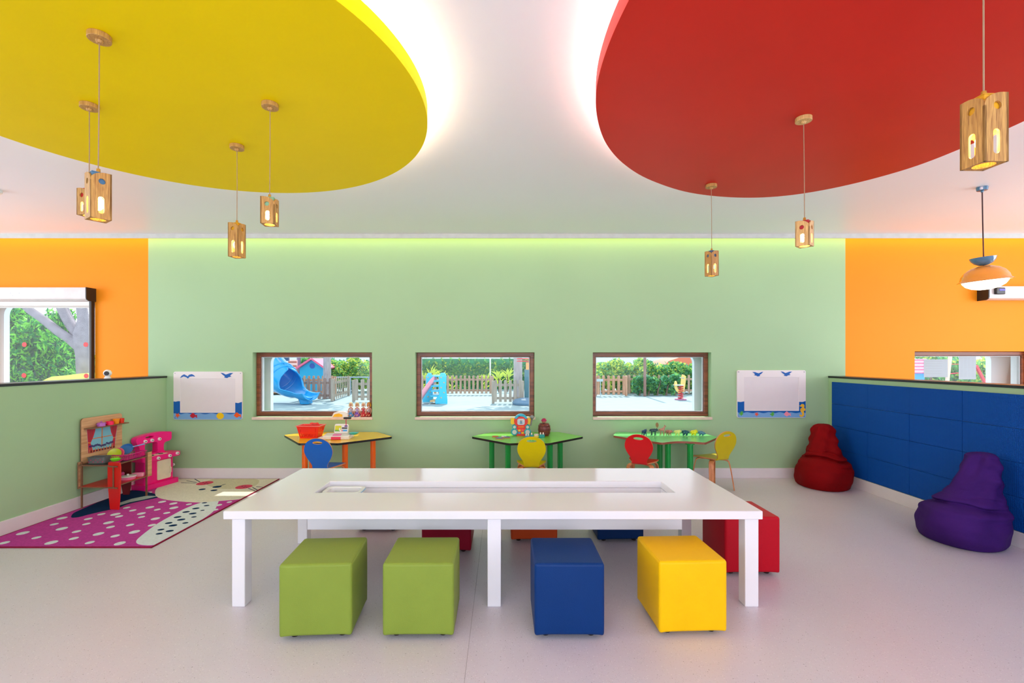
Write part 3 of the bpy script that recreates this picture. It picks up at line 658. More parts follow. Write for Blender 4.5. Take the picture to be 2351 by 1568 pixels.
board((1670, 830), 5.227, 107, 930, 104, 673, (192, 189, 846, 588),
      [('sea_band', SB, sea, 0.0012), ('sand_band', LB, low, 0.0012), ('gull', SB, [gull2(352, 150, 1, -1), gull2(700, 146, 1.05)], 0.003),
       ('seaweed', (90, 180, 60), [weed(157, 620, 1), weed(527, 628, 1)], 0.003), ('starfish', (240, 90, 60), [star(340, 630, 30)], 0.003), ('fish', (250, 150, 170), [fish(708, 626, 1.1)], 0.003), ('seahorse', (245, 190, 50), [horse], 0.003)],
      'whiteboard with blue gulls and yellow seahorse right of the windows')

# ------------------------------------------------------------------ roller blind cassettes, camera
def cassette(x0, x1, z0, z1, capx0, capx1, label, screw=False):
    e = empty('roller_blind_cassette', ((x0 + x1) / 2, YB, z0), label, 'roller blind')
    prof = [(YB, z0), (YB - 0.10, z0), (YB - 0.125, z0 + 0.012), (YB - 0.133, z0 + 0.035), (YB - 0.133, z1), (YB, z1)]
    b = B(); b.prism([prof], (x0, 0, 0), Y, Z, X, x1 - x0); b.build('housing', mat('cassette_white', (214, 207, 205), 0.35, 0.5), e, True, bevel=0.002)
    prof2 = [(YB, z0 - 0.008), (YB - 0.10, z0 - 0.008), (YB - 0.13, z0 + 0.008), (YB - 0.136, z0 + 0.03), (YB - 0.136, z1 + 0.003), (YB, z1 + 0.003)]
    b = B(); b.prism([prof2], (capx0, 0, 0), Y, Z, X, capx1 - capx0); b.build('end_cap', M_dark, e, True, bevel=0.002)
    return e
e = cassette(-6.6, -4.882, 2.115, 2.262, -4.884, -4.872, 'white roller blind cassette with black end cap above the left window')
b = B(); b.box(-4.915, -4.888, YB - 0.05, YB - 0.001, 0.72, 2.112); b.build('guide_rail', M_dark, e, True, bevel=0.002)
b = B(); b.box(-4.944, -4.916, YB - 0.02, YB - 0.001, 0.72, 2.112); b.box(-6.4, -4.944, YB - 0.02, YB - 0.001, 2.06, 2.112); b.build('frame_profile', M_pwhite, e, True, bevel=0.002)
b = B()
for px, py in ((24, 673), (44, 673), (29, 679)):
    p = at(px, py, YB - .134); b.cyl(p, p + Y * .004, 0.005, n=10)
b.build('screw', M_chrome, e, True)
e = cassette(5.69, 7.4, 2.125, 2.275, 5.675, 5.69, 'white roller blind cassette with black end cap on the right orange wall')
b = B(); p0 = at(2287, 660, YB - .16); p1 = at(2308, 675.5, YB - .16); b.box(p0.x, p1.x, YB - .165, YB - .134, p1.z, p0.z); b.build('control_box', M_black, e, True, bevel=0.008)
b = B(); b.box(p0.x + .036, p1.x - .006, YB - .167, YB - .1645, p0.z - .036, p0.z - .018); b.build('display', mat('blue_display', (60, 50, 220), 0.3, var=0, emit=(70, 60, 240), es=1.2), e, True)
# baby monitor camera standing on the left partition
cp = Vector((-4.075, 4.86, WH))
e = empty('security_camera', cp, 'small round white camera standing on the left low wall', 'camera')
b = B(); b.lathe([(0, 0), (.028, 0), (.03, .006), (.02, .022), (.016, .03)], (0, 0, 0), 24); b.build('base', M_pwhite, e)
b = B(); b.ball((0, 0, .056), .036, .036, .036, 24); b.build('head', M_pwhite, e)
b = B(); dv = Vector((0.45, -1, -.05)).normalized(); b.cyl(Vector((0, 0, .056)) + dv * .030, Vector((0, 0, .056)) + dv * .0365, .022, .019, 24); b.build('lens', M_black, e)
# red dot stickers on the left window pane
for px, py in ((56, 791), (197, 791), (55, 862), (198, 863)):
    p = at(px, py, YB + .112); b = B(); b.cyl(p, p - Y * .001, 0.029, n=28)
    lab = {(56, 791): 'upper left', (197, 791): 'upper right', (55, 862): 'lower left', (198, 863): 'lower right'}[(px, py)]
    tag(b.build('round_sticker', PC('sticker_red', (225, 20, 30))), '%s red round sticker on the left window glass' % lab, 'sticker', 'red window stickers')
# printed sheets on the right window
def sheet(px0, px1, py0, py1, n, cols, label):
    p = at(px0, py0, YB + .113); q = at(px1, py1, YB + .113); b = B(); b.box(p.x, q.x, p.y, p.y + .0008, q.z, p.z)
    e = tag(b.build('paper_sheet', mat('thin_paper', (176, 190, 198), 0.8, var=0.01)), label, 'paper', 'sheets on the right window')  # white paper; its shade against the bright window is put into the colour
    b = B(); H_ = p.z - q.z; W_ = q.x - p.x
    for k in range(n):
        z = p.z - H_ * (0.10 + 0.82 * k / n)
        for c in range(cols): xa = p.x + W_ * (0.08 + 0.86 * c / cols); b.box(xa, xa + W_ * .86 / cols * .8, p.y - .0006, p.y - .0001, z - .002, z)
    b.build('printed_lines', PC('grey_ink', (150, 158, 168)), e, True)
sheet(2121, 2176, 825, 866, 6, 1, 'landscape printed paper sheet taped inside the right window')
sheet(2201, 2241, 818, 871, 13, 4, 'portrait printed table sheet taped inside the right window')

# ------------------------------------------------------------------ rabbit rug
RX0, RX1, RY0, RY1 = -4.008, -2.645, 3.55, 5.575
def clip(poly, x0=RX0 + .008, x1=RX1 - .008, y0=RY0 + .008, y1=RY1 - .008):
    def cl(P, ins, cut):
        out = []
        for i in range(len(P)):
            a, c = P[i - 1], P[i]
            if ins(c):
                if not ins(a): out.append(cut(a, c))
                out.append(c)
            elif ins(a): out.append(cut(a, c))
        return out
    def cx(v): return lambda a, c: (v, a[1] + (c[1] - a[1]) * (v - a[0]) / (c[0] - a[0]))
    def cy(v): return lambda a, c: (a[0] + (c[0] - a[0]) * (v - a[1]) / (c[1] - a[1]), v)
    for ins, cut in ((lambda p: p[0] >= x0, cx(x0)), (lambda p: p[0] <= x1, cx(x1)), (lambda p: p[1] >= y0, cy(y0)), (lambda p: p[1] <= y1, cy(y1))):
        poly = cl(poly, ins, cut)
        if not poly: return []
    return poly
def rp(x, y): p = fl(x / 3.562, 1080 + y / 3.562, .008); return (p.x, p.y)
RUGM = [mat('rug_magenta', (198, 70, 160), 0.95, 0.1, var=0.14, scale=60, bump=0.6, bscale=350), mat('rug_cream', (234, 230, 214), 0.95, 0.1, var=0.08, scale=60, bump=0.6, bscale=350),
        mat('rug_navy', (10, 48, 88), 0.95, 0.1, var=0.15, scale=60, bump=0.5, bscale=350), mat('rug_tan', (212, 206, 178), 0.95, 0.1, var=0.08, scale=60, bump=0.5, bscale=350),
        mat('rug_grey_blue', (176, 196, 196), 0.95, 0.1, var=0.08, scale=60, bump=0.5, bscale=350), mat('rug_pink', (214, 74, 104), 0.95, 0.1, var=0.1, scale=60, bump=0.5, bscale=350),
        mat('rug_edge', (140, 24, 60), 0.9, 0.1), mat('rug_ice_white', (226, 236, 238), 0.95, 0.1, var=0.06, scale=60, bump=0.5, bscale=350)]
b = B(); b.box(RX0, RX1, RY0, RY1, 0.0005, 0.008, mi=0)
b.prism([rect(RX0 - .003, RX1 + .003, RY0 - .003, RY1 + .003), rect(RX0 + .007, RX1 - .007, RY0 + .007, RY1 - .007)], (0, 0, .0005), X, Y, Z, .0084, mi=6)
lay = [0.008]
def rugp(poly, mi, world=False):
    P = clip(poly)
    if len(P) > 2:
        lay[0] += 0.00003; b.prism([P], (0, 0, 0.0078), X, Y, Z, lay[0] - 0.0078 + 0.0003, mi=mi)
rp2 = lambda L_: [rp(*p) for p in L_]
sp2 = lambda L_, n=5: [(p.x, p.y) for p in spline(rp2(L_), n)]
# white dots
dots = [(508, 390, 32), (444, 440, 26), (187, 513, 38), (506, 476, 36), (35, 592, 32), (298, 550, 28), (420, 590, 40), (626, 500, 28), (604, 556, 30), (722, 396, 26), (706, 438, 25), (734, 590, 30), (806, 519, 35), (829, 358, 25),
        (944, 359, 32), (974, 376, 25), (888, 427, 33), (904, 463, 27), (942, 536, 29), (980, 597, 37), (1064, 446, 26), (1100, 503, 36), (1036, 305, 23), (1086, 327, 23), (1156, 353, 28), (1158, 381, 22), (1226, 302, 28), (1286, 321, 22),
        (1271, 395, 30), (1242, 448, 26), (1326, 257, 26), (1418, 271, 27), (1422, 306, 30), (1364, 348, 23), (1545, 277, 20), (1876, 259, 19), (1786, 284, 26), (1760, 322, 22), (1220, 181, 20), (1187, 201, 20), (1420, 76, 16), (1460, 72, 15)]
for x, y, r in dots:
    c = rp(x, y); c2 = rp(x + r, y); rr = abs(c2[0] - c[0]); rugp(ell(c[0], c[1], rr, rr * 1.15, 12), 7)
# ears and head
rugp(sp2([(582, 382), (600, 352), (660, 322), (800, 262), (960, 195), (1080, 165), (1190, 175), (1290, 200), (1290, 222), (1180, 245), (1050, 275), (960, 308), (860, 330), (760, 352), (660, 378), (610, 386)]), 2)
rugp(rp2([(940, 292), (968, 268), (1080, 232), (1200, 208), (1300, 210), (1180, 238), (1060, 262), (985, 285)]), 4)
rugp(sp2([(1115, 590), (1128, 560), (1200, 500), (1290, 435), (1400, 372), (1520, 310), (1650, 262), (1780, 235), (1775, 285), (1740, 340), (1640, 410), (1480, 505), (1330, 590), (1240, 612), (1150, 608)]), 7)
hc = rp(1700, 172)
rugp(sp2([(1268, 185), (1290, 220), (1400, 246), (1620, 262), (1800, 250), (1980, 232), (2100, 190), (2300, 120), (2330, 60), (2000, 50), (1600, 56), (1440, 72), (1330, 110), (1280, 150)]), 1)
rugp(sp2([(1690, 90), (1780, 66), (1960, 62), (2090, 72), (2120, 90), (2080, 130), (1960, 150), (1820, 152), (1730, 135), (1680, 110)]), 3)
for x, y, r in ((1675, 105, 60), (1995, 135, 62)):
    c = rp(x, y); rr = abs(rp(x + r, y)[0] - c[0]); rugp(ell(c[0], c[1], rr, rr * 1.05, 24), 5)
    for ax, ay in ((-14, -4), (12, -5), (0, 5), (22, 4)):
        cc = rp(x + ax, y + ay); rugp(ell(cc[0], cc[1], rr * .13, n=8), 2)
for x, y, r in ((1775, 135, 34), (1653, 156, 26), (1750, 164, 26)):
    c = rp(x, y); rr = abs(rp(x + r, y)[0] - c[0]); rugp(ell(c[0], c[1], rr, rr * .9, 16), 2)
for x, y, r in ((1672, 266, 20), (1690, 289, 21), (1602, 312, 27), (1656, 328, 16), (1522, 341, 27), (1576, 354, 28), (1586, 382, 20), (1452, 383, 28), (1482, 404, 30), (1516, 431, 22), (1380, 432, 27), (1415, 452, 31), (1316, 486, 25), (1388, 497, 29), (1302, 519, 25)):
    c = rp(x, y); rr = abs(rp(x + r, y)[0] - c[0]); rugp(ell(c[0], c[1], rr, rr * .8, 12, .2), 2)
def whisk(a, c):
    p = Vector((*rp(*a), 0)); q = Vector((*rp(*c), 0)); nn = Vector((-(q - p).y, (q - p).x, 0)).normalized() * .005
    rugp([tuple((p + nn)[:2]), tuple((q + nn)[:2]), tuple((q - nn)[:2]), tuple((p - nn)[:2])], 2)
for a, c in (((1480, 102), (1600, 106)), ((1525, 86), (1610, 100)), ((1592, 72), (1636, 96)), ((1795, 130), (1845, 112)), ((2030, 148), (2085, 168)), ((2065, 140), (2110, 165)), ((2095, 134), (2150, 138))): whisk(a, c)
o = b.build('rabbit_rug', RUGM, smooth=0); o.location = (0, 0, 0); tag(o, 'magenta rug with white dots and a cream rabbit face, by the left low wall', 'rug')

# ------------------------------------------------------------------ wooden play kitchen
M_oak = wood('light_plywood', (224, 176, 130), (196, 142, 98), 'Y', 0.5, 0.7)
M_edge = mat('plywood_cut_edge', (128, 88, 62), 0.6, var=0.15, scale=80)
M_redk = mat('red_kitchen_paint', (214, 22, 16), 0.35, 0.5, var=0.02)
KX = -4.012
e = empty('play_kitchen', (-3.85, 4.68, 0), 'wooden toy kitchen with red shelves and a painted window panel', 'toy kitchen')
b = B(); b.prism([[(p[0], p[1]) for p in rrect(4.475, 4.955, 0.415, 0.848, 0.03)]], (KX, 0, 0), Y, Z, X, 0.010, mi=0, smi=1); b.build('back_panel', [M_oak, M_edge], e, True)
b = B(); b.prism([rect(4.445, 4.485, 0.19, 0.44)], (KX, 0, 0), Y, Z, X, 0.010, mi=0, smi=1); b.build('side_bracket', [M_oak, M_edge], e, True)
CT = [(KX + .012, 4.445), (-3.70, 4.435), (-3.676, 4.54), (-3.676, 4.88), (KX + .012, 4.90)]
for z, nm in ((0.405, 'counter'), (0.200, 'lower_shelf')):
    b = B(); b.prism([CT], (0, 0, z), X, Y, Z, 0.011, mi=0, smi=1); b.build(nm, [M_redk if nm != 'counter' else M_black, M_edge], e, True)
b = B(); b.prism([rrect(4.50, 4.955, 0.742, 0.752, 0.004)], (KX + .010, 0, 0), Y, Z, X, 0.075, mi=0); b.build('top_shelf', [M_edge], e, True)
b = B(); b.prism([[(-.062, .443), (-.07, .40), (-.07, .25), (-.055, .10), (-.045, 0), (.05, 0), (.06, .12), (.068, .28), (.07, .40), (.062, .443)]], (-3.655, 4.43, 0), Vector((1, -.15, 0)).normalized(), Z, Vector((.15, 1, 0)).normalized(), 0.012, mi=0, smi=1); b.build('leg_panel', [M_redk, M_redk], e, True, bevel=0.002)
b = B(); b.M = Matrix.Translation((-3.655, 4.428, 0)) @ Matrix.Rotation(-.15, 4, 'Z')
b.box(-.045, .045, -.012, 0, .400, .412); b.box(-.045, .045, -.012, 0, .200, .212); b.box(-.006, .006, -.007, 0, .212, .400); b.build('joint_tab', M_edge, e, True)
b = B(); b.prism([rect(0, .012, 0, .44)], (-3.99, 4.455, 0), X, Z, Y, 0.012, mi=0); b.build('leg_panel', [M_edge], e, True)
b = B(); b.prism([rect(0, .014, 0, .445)], (-3.695, 4.872, 0), X, Z, Y, 0.012, mi=0); b.build('leg_panel', [M_edge], e, True)
b = B(); b.box(-3.692, -3.682, 4.89, 4.945, .195, .445); b.build('end_board', M_oak, e, True)
b = B(); b.prism([[(-.055, .41), (-.05, .1), (-.03, 0), (.03, 0), (.05, .1), (.055, .41)]], (-3.93, 4.915, 0), X, Z, Y, 0.01, mi=0); b.build('leg_panel', [mat('dark_red_paint', (120, 16, 22), 0.45)], e, True)
# painted window picture on the back panel
PX = KX + .0102
def kp(px, py):                    # point on the panel's face from its own elevation
    dd = -(PX) * F / (VX - px); return (dd, CZ + (VY - py) / F * dd)
def zk(x, y): return kp(180 + x / 12.058, 940 + y / 12.058)
pic = empty
b = B()
MP = [PC('print_sky', (130, 196, 216)), PC('print_curtain', (196, 24, 60)), PC('print_bar', (222, 130, 84)), PC('print_flower', (66, 28, 110)), PC('print_fence', (130, 30, 24)), PC('print_leaf', (150, 190, 140)), PC('print_tie', (250, 160, 40)), PC('print_fold', (150, 10, 40))]
def pk(pts, mi, t): b.prism([[zk(*p) for p in pts]], (PX, 0, 0), Y, Z, X, t, mi=mi)
pk([(232, 548), (1085, 395), (1000, 1080), (275, 1240)], 0, .0006)
pk([(642, 500), (672, 495), (664, 1050), (634, 1060)], 2, .0010); pk([(390, 825), (930, 722), (928, 745), (388, 850)], 2, .0010)
pk([(232, 548), (480, 520), (455, 640), (410, 790), (340, 940), (262, 940)], 1, .0012); pk([(262, 958), (335, 960), (380, 1080), (420, 1215), (275, 1240)], 1, .0012)
pk([(860, 432), (1085, 395), (1024, 790), (965, 800), (905, 660)], 1, .0012); pk([(962, 815), (1022, 800), (1000, 1080), (890, 1100), (930, 930)], 1, .0012)
for k in range(3): pk([(280 + k * 60, 548), (294 + k * 60, 546), (290 + k * 30, 900), (282 + k * 30, 902)], 7, .0014); pk([(915 + k * 50, 430), (927 + k * 50, 428), (985 + k * 14, 760), (977 + k * 14, 762)], 7, .0014)
pk([(262, 940), (340, 940), (340, 960), (262, 962)], 6, .0016); pk([(962, 797), (1028, 785), (1026, 800), (962, 812)], 6, .0016)
pk([(285, 1175), (1005, 1030), (1003, 1075), (283, 1232)], 4, .0014)
for k in range(9): x = 300 + k * 78; y = 1160 - k * 16; pk([(x, y - 20), (x + 22, y - 24), (x + 22, y + 68), (x, y + 72)], 2, .0018)
rk = random.Random(4)
for k in range(13):
    x = 320 + k * 52; y = 1080 - k * 11 + rk.uniform(-40, 20)
    for q in range(5):
        cx_, cy_ = x + 20 * math.cos(q * 1.257), y + 20 * math.sin(q * 1.257); pk([(cx_ + 14 * math.cos(j), cy_ + 14 * math.sin(j)) for j in (0, 1.05, 2.1, 3.14, 4.2, 5.24)], 3, .0020)
    pk([(x - 3, y + 20), (x + 3, y + 20), (x + 4, 1150 - k * 11), (x - 4, 1150 - k * 11)], 5, .0016)
b.build('painted_window', MP, e, True, smooth=0)

e.location.z += 0.0085
def pot(x, y, z, r, h, rgb, label, cat='toy pot', lid=None, handles=True, name='toy_pot', taper=1.0, group=None):
    m = PC('toy_%d_%d_%d' % rgb, rgb)
    if lid is None and not handles:
        o = B().lathe([(0, 0), (r * taper, 0), (r, h), (r - .003, h), (r * taper - .003, .004), (0, .004)], (x, y, z), 24).build(name, m); return tag(o, label, cat, group)
    e2 = empty(name, (x, y, z), label, cat, group)
    B().lathe([(0, 0), (r * taper, 0), (r, h), (r - .003, h), (r * taper - .003, .004), (0, .004)], (0, 0, 0), 24).build('body', m, e2)
    if handles:
        for s_ in (-1, 1): B().box(-.012, .012, min(s_ * r * .95, s_ * (r + .018)), max(s_ * r * .95, s_ * (r + .018)), h - .010, h - .004).build('handle', m, e2, bevel=.002)
    if lid:
        B().lathe([(r + .002, h), (r + .002, h + .003), (r * .5, h + .008), (.006, h + .009), (.008, h + .018), (0, h + .02)], (0, 0, 0), 24).build('lid', PC('toy_%d_%d_%d' % lid, lid), e2)
    return e2
SZ = 0.761
pot(-3.965, 4.655, SZ, .033, .030, (190, 110, 200), 'purple toy pot with lid on the toy kitchen top shelf', lid=(178, 100, 190))
pot(-3.965, 4.755, SZ, .033, .034, (250, 20, 90), 'hot pink toy bowl between purple pot and orange cup on the top shelf', 'toy bowl', handles=False, name='toy_bowl')
pot(-3.965, 4.835, SZ, .030, .050, (250, 150, 20), 'orange toy cup on the toy kitchen top shelf', 'toy cup', handles=False, name='toy_cup', taper=.75)
pot(-3.965, 4.90, SZ, .026, .046, (235, 50, 20), 'red toy cup at the right end of the top shelf', 'toy cup', handles=False, name='toy_cup', taper=.85)
CZ0 = 0.4247
# grey patterned basket
e2 = empty('toy_basket', (-3.89, 4.545, CZ0), 'grey toy basket with pink flower print on the toy kitchen counter', 'basket', rz=R(8))
gb = mat('grey_toy_plastic', (96, 98, 98), 0.5); b = B()
b.prism([rrect(-.075, .075, -.05, .05, .02), rrect(-.070, .070, -.045, .045, .018)], (0, 0, 0), X, Y, Z, .055); b.prism([rrect(-.075, .075, -.05, .05, .02)], (0, 0, 0), X, Y, Z, .003)
for v in b.bm.verts: v.co.z += 0
b.build('body', gb, e2)
b = B(); b.prism([rrect(-.082, .082, -.057, .057, .022), rrect(-.072, .072, -.047, .047, .018)], (0, 0, .055), X, Y, Z, .005); b.build('rim', gb, e2)
b = B()
for k in range(7): b.cyl((-.06 + k * .02, -.0505, .018 + (k % 2) * .018), (-.06 + k * .02, -.0515, .018 + (k % 2) * .018), .006, n=8)
b.build('flower_print', PC('flower_pink', (176, 60, 96)), e2)
pot(-3.72, 4.528, CZ0, .042, .020, (252, 20, 130), 'hot pink toy bowl under the green one on the toy kitchen counter corner', 'toy bowl', name='toy_bowl', taper=.7)
pot(-3.72, 4.528, CZ0 + .0205, .044, .022, (110, 220, 40), 'bright green toy bowl stacked in the pink one on the counter corner', 'toy bowl', name='toy_bowl', taper=.65, handles=False)
# magenta dish rack with plates
e2 = empty('dish_rack', (-3.79, 4.76, CZ0), 'magenta toy dish rack on the toy kitchen counter', 'dish rack')
mg = PC('magenta_plastic', (200, 20, 120)); b = B()
b.box(-.085, .085, -.12, .12, 0, .004); P_ = [(-.095, -.13, .052), (.095, -.13, .052), (.095, .13, .052), (-.095, .13, .052)]; b.tube(P_, .005, 8, closed=True)
for k in range(14):
    y = -.12 + k * .0185; b.cyl((.087, y, .003), (.094, y, .05), .002, n=6); b.cyl((-.087, y, .003), (-.094, y, .05), .002, n=6)
for k in range(9):
    x = -.08 + k * .02; b.cyl((x, -.122, .003), (x, -.129, .05), .002, n=6); b.cyl((x, .122, .003), (x, .129, .05), .002, n=6)
b.build('rack_body', mg, e2)
def plate(x, y, z, r, rgb, label, tilt=(62, 20)):
    T = Matrix.Rotation(R(tilt[1]), 4, 'Z') @ Matrix.Rotation(R(tilt[0]), 4, 'X')
    o = B().lathe([(0, 0), (r * .65, 0), (r, .010), (r, .013), (r * .62, .003), (0, .003)], (0, 0, 0), 32, T=T).build('toy_plate', PC('toy_%d_%d_%d' % rgb, rgb)); o.location = (x, y, z)
    return tag(o, label, 'toy plate', 'plates in the dish rack')
plate(-3.84, 4.665, CZ0 + .055, .058, (176, 190, 20), 'lime toy plate leaning foremost in the magenta dish rack')
plate(-3.835, 4.695, CZ0 + .056, .058, (236, 90, 120), 'pink toy plate leaning behind the lime plate')
# blue frying pan
e2 = empty('toy_frying_pan', (-3.82, 4.79, CZ0 + .075), 'blue toy frying pan standing in the dish rack', 'toy pan')
T = Matrix.Rotation(R(15), 4, 'Z') @ Matrix.Rotation(R(50), 4, 'X')
B().lathe([(0, 0), (.05, 0), (.062, .02), (.060, .02), (.048, .003), (0, .003)], (0, 0, 0), 32, T=T).build('pan', PC('pan_blue', (50, 110, 170)), e2)
b = B(); b.tube([(.05, .01, .03), (.10, .025, .042), (.15, .04, .055)], [.005, .005, .007], 8); b.build('handle', PC('pan_handle', (130, 180, 225)), e2)
# lower shelf: pink pan with white lid, pink toy
e2 = empty('toy_saucepan', (-3.765, 4.735, 0.22), 'pink toy saucepan with white lid on the lower red shelf', 'toy pot')
B().lathe([(0, 0), (.062, 0), (.068, .026), (.066, .026), (.06, .003), (0, .003)], (0, 0, 0), 32).build('body', PC('toy_pink', (240, 130, 180)), e2)
B().lathe([(.072, .027), (.070, .031), (.04, .037), (.01, .039), (.010, .05), (0, .052)], (0, 0, 0), 32).build('lid', M_pwhite, e2)
B().strip([(-.065, .0, .02), (-.115, .0, .024)], .016, .006, (0, 1, 0)).build('handle', PC('toy_pink', (240, 130, 180)), e2, bevel=.002)
e2 = B(); e2.M = Matrix.Translation((-3.745, 4.84, .22)) @ Matrix.Rotation(R(20), 4, 'Z'); e2.prism([rrect(-.05, .05, -.025, .025, .012), rrect(-.043, .043, -.018, .018, .009)], (0, 0, 0), X, Y, Z, .035); e2.prism([rrect(-.05, .05, -.025, .025, .012)], (0, 0, 0), X, Y, Z, .003)
tag(e2.build('toy_tray', PC('toy_pale_pink', (246, 160, 190))), 'pale pink toy tray beside the saucepan on the lower shelf', 'toy tray')
e2 = B(); e2.lathe([(0, 0), (.034, 0), (.04, .04), (.03, .05), (0, .055)], (-3.90, 4.80, .22), 20); tag(e2.build('toy_bowl', PC('toy_rose', (220, 80, 140))), 'rose toy bowl upside down at the back of the lower shelf', 'toy bowl')

# ------------------------------------------------------------------ pink plastic play kitchen
M_pk = mat('hot_pink_plastic', (248, 4, 134), 0.32, 0.5, var=0.02)
e = empty('play_kitchen', (-3.90, 5.28, 0.0085), 'hot pink plastic toy kitchen in the back left corner', 'toy kitchen', rz=R(78))
# local frame: x along the unit's width, -y towards the user, z up
w2 = .205
b = B(); b.prism([rrect(-w2, w2, -.12, .10, .03)], (0, 0, 0.001), X, Y, Z, .05); b.build('base', M_pk, e, bevel=.012, seg=3)
b = B(); b.prism([rrect(-w2 + .03, w2 - .03, -.075, .08, .03)], (0, 0, .05), X, Y, Z, .255); b.build('cabinet_body', M_pk, e, bevel=.01, seg=3)
b = B(); b.prism([rrect(-w2 - .02, w2 + .03, -.125, .08, .05)], (0, 0, .305), X, Y, Z, .045); b.build('counter', M_pk, e, bevel=.014, seg=3)
b = B(); b.prism([rrect(-.13, .09, -.09, .04, .02)], (0, 0, .3502), X, Y, Z, .003); b.build('hob', PC('hob_beige', (226, 200, 190)), e)
b = B()
for x, y in ((-.08, -.05), (-.08, .01), (.03, -.05), (.03, .01)): b.tube([(x + .02 * math.cos(a), y + .02 * math.sin(a), .355) for a in [k * PI / 8 for k in range(16)]], .003, 6, closed=True)
b.build('burner', M_dark, e)
hood = [(p.x, p.y) for p in spline([(-.21, .515), (-.20, .56), (-.10, .582), (0, .59), (.10, .588), (.205, .572), (.212, .545), (.212, .50), (.19, .475), (.135, .465), (.115, .44), (.115, .38), (.14, .352), (.14, .345), (-.16, .345), (-.175, .36), (-.17, .42), (-.185, .47)], 4)]
b = B(); b.prism([hood, rrect(-.115, .035, .37, .485, .02), ell(-.06, .552, .05, .012, 20)], (0, .0, 0), X, Z, Y, .07); b.build('hood', M_pk, e, bevel=.008, seg=3)
b = B(); b.prism([rrect(-.04, .125, .07, .285, .015)], (0, -.084, 0), X, Z, Y, .012); d_ = b.build('oven_door', mat('cream_plastic', (238, 226, 200), 0.35), e, bevel=.003)
b = B(); b.tube([(.105, -.086, .12), (.112, -.1, .135), (.112, -.1, .185), (.105, -.086, .20)], .005, 8); b.build('door_handle', mat('cream_plastic', (238, 226, 200), 0.35), d_)
def knob(x, y, z, nrm=(0, -1, 0)):
    nv = Vector(nrm).normalized(); p = Vector((x, y, z)); b = B(); b.cyl(p, p + nv * .016, .018, .015, 20); b.cyl(p + nv * .016, p + nv * .018, .006, n=10, mi=1); b.build('knob', [M_pwhite, M_dark], e, bevel=.0)
for x in (-.115, -.035, .055): knob(x, 0.0, .512)
for x, z in ((-.07, .325), (.07, .325), (.165, .335)): knob(x, -.125, z)
knob(-.14, -.076, .245)
knob(.205, -.02, .19, (1, 0, 0))

# ------------------------------------------------------------------ toys on the yellow table
TT = 0.5555
e = empty('toy_shopping_basket', (chx(714, 5.22), 5.22, TT), 'red plastic toy shopping basket on the yellow table', 'basket', rz=R(-4))
M_rb = mat('red_basket_plastic', (240, 44, 24), 0.3, 0.5, var=0.01)
b = B(); T0, T1_, Hh = (.095, .055), (.125, .078), .135
def bk(u, f_): # wall point
    return
def side_pts(f_): return [(-(T0[0] + (T1_[0] - T0[0]) * f_), -(T0[1] + (T1_[1] - T0[1]) * f_)), ((T0[0] + (T1_[0] - T0[0]) * f_), -(T0[1] + (T1_[1] - T0[1]) * f_)), ((T0[0] + (T1_[0] - T0[0]) * f_), (T0[1] + (T1_[1] - T0[1]) * f_)), (-(T0[0] + (T1_[0] - T0[0]) * f_), (T0[1] + (T1_[1] - T0[1]) * f_))]
lo, hi = side_pts(0), side_pts(1)
for i in range(4):
    A0, A1 = Vector((*lo[i], 0)), Vector((*lo[(i + 1) % 4], 0)); H0, H1 = Vector((*hi[i], Hh)), Vector((*hi[(i + 1) % 4], Hh))
    u = (A1 - A0); W_ = u.length; u.normalize(); v_ = ((H0 + H1) / 2 - (A0 + A1) / 2); Lv = v_.length; v_.normalize(); nn = u.cross(v_); ex = ((H1 - H0).length - W_) / 2
    n = 11 if i % 2 == 0 else 6; holes = []
    for k in range(n):
        cx_ = W_ * (k + .5) / n; hw = W_ / n * .22; holes.append([(cx_ - hw, Lv * .10), (cx_ + hw, Lv * .10), (cx_ + hw, Lv * .38), (cx_ - hw, Lv * .38)])
        holes.append([(cx_ - hw, Lv * .52), (cx_ + hw, Lv * .52), (cx_ + hw, Lv * .84), (cx_ - hw, Lv * .84)]) if i % 2 == 1 or k in (0, 10) else None
    b.prism([[(0, 0), (W_, 0), (W_ + ex, Lv), (-ex, Lv)]] + holes, A0, u, v_, nn, .0025)
b.box(-T0[0], T0[0], -T0[1], T0[1], 0, .003); b.build('body', M_rb, e)
b = B(); b.prism([rrect(-T1_[0] - .012, T1_[0] + .012, -T1_[1] - .012, T1_[1] + .012, .015), rrect(-T1_[0] + .002, T1_[0] - .002, -T1_[1] + .002, T1_[1] - .002, .01)], (0, 0, Hh - .004), X, Y, Z, .008)
b.build('rim', mat('pale_red_rim', (250, 120, 105), 0.3), e, bevel=.002)
for sy_ in (-1, 1):
    b = B(); b.strip([(-.05, sy_ * .082, Hh + .004), (-.045, sy_ * .070, Hh + .012), (0, sy_ * .06, Hh + .014), (.045, sy_ * .070, Hh + .012), (.05, sy_ * .082, Hh + .004)], .012, .005, (0, .3, 1)); b.build('handle', M_rb, e, bevel=.001)
for sx_ in (-.022, .04):
    b = B(); b.tube([(sx_ - .008, .072, Hh), (sx_ - .006, .068, Hh + .022), (sx_ + .006, .068, Hh + .022), (sx_ + .008, .072, Hh)], .003, 6); b.build('handle_hinge', M_rb, e)
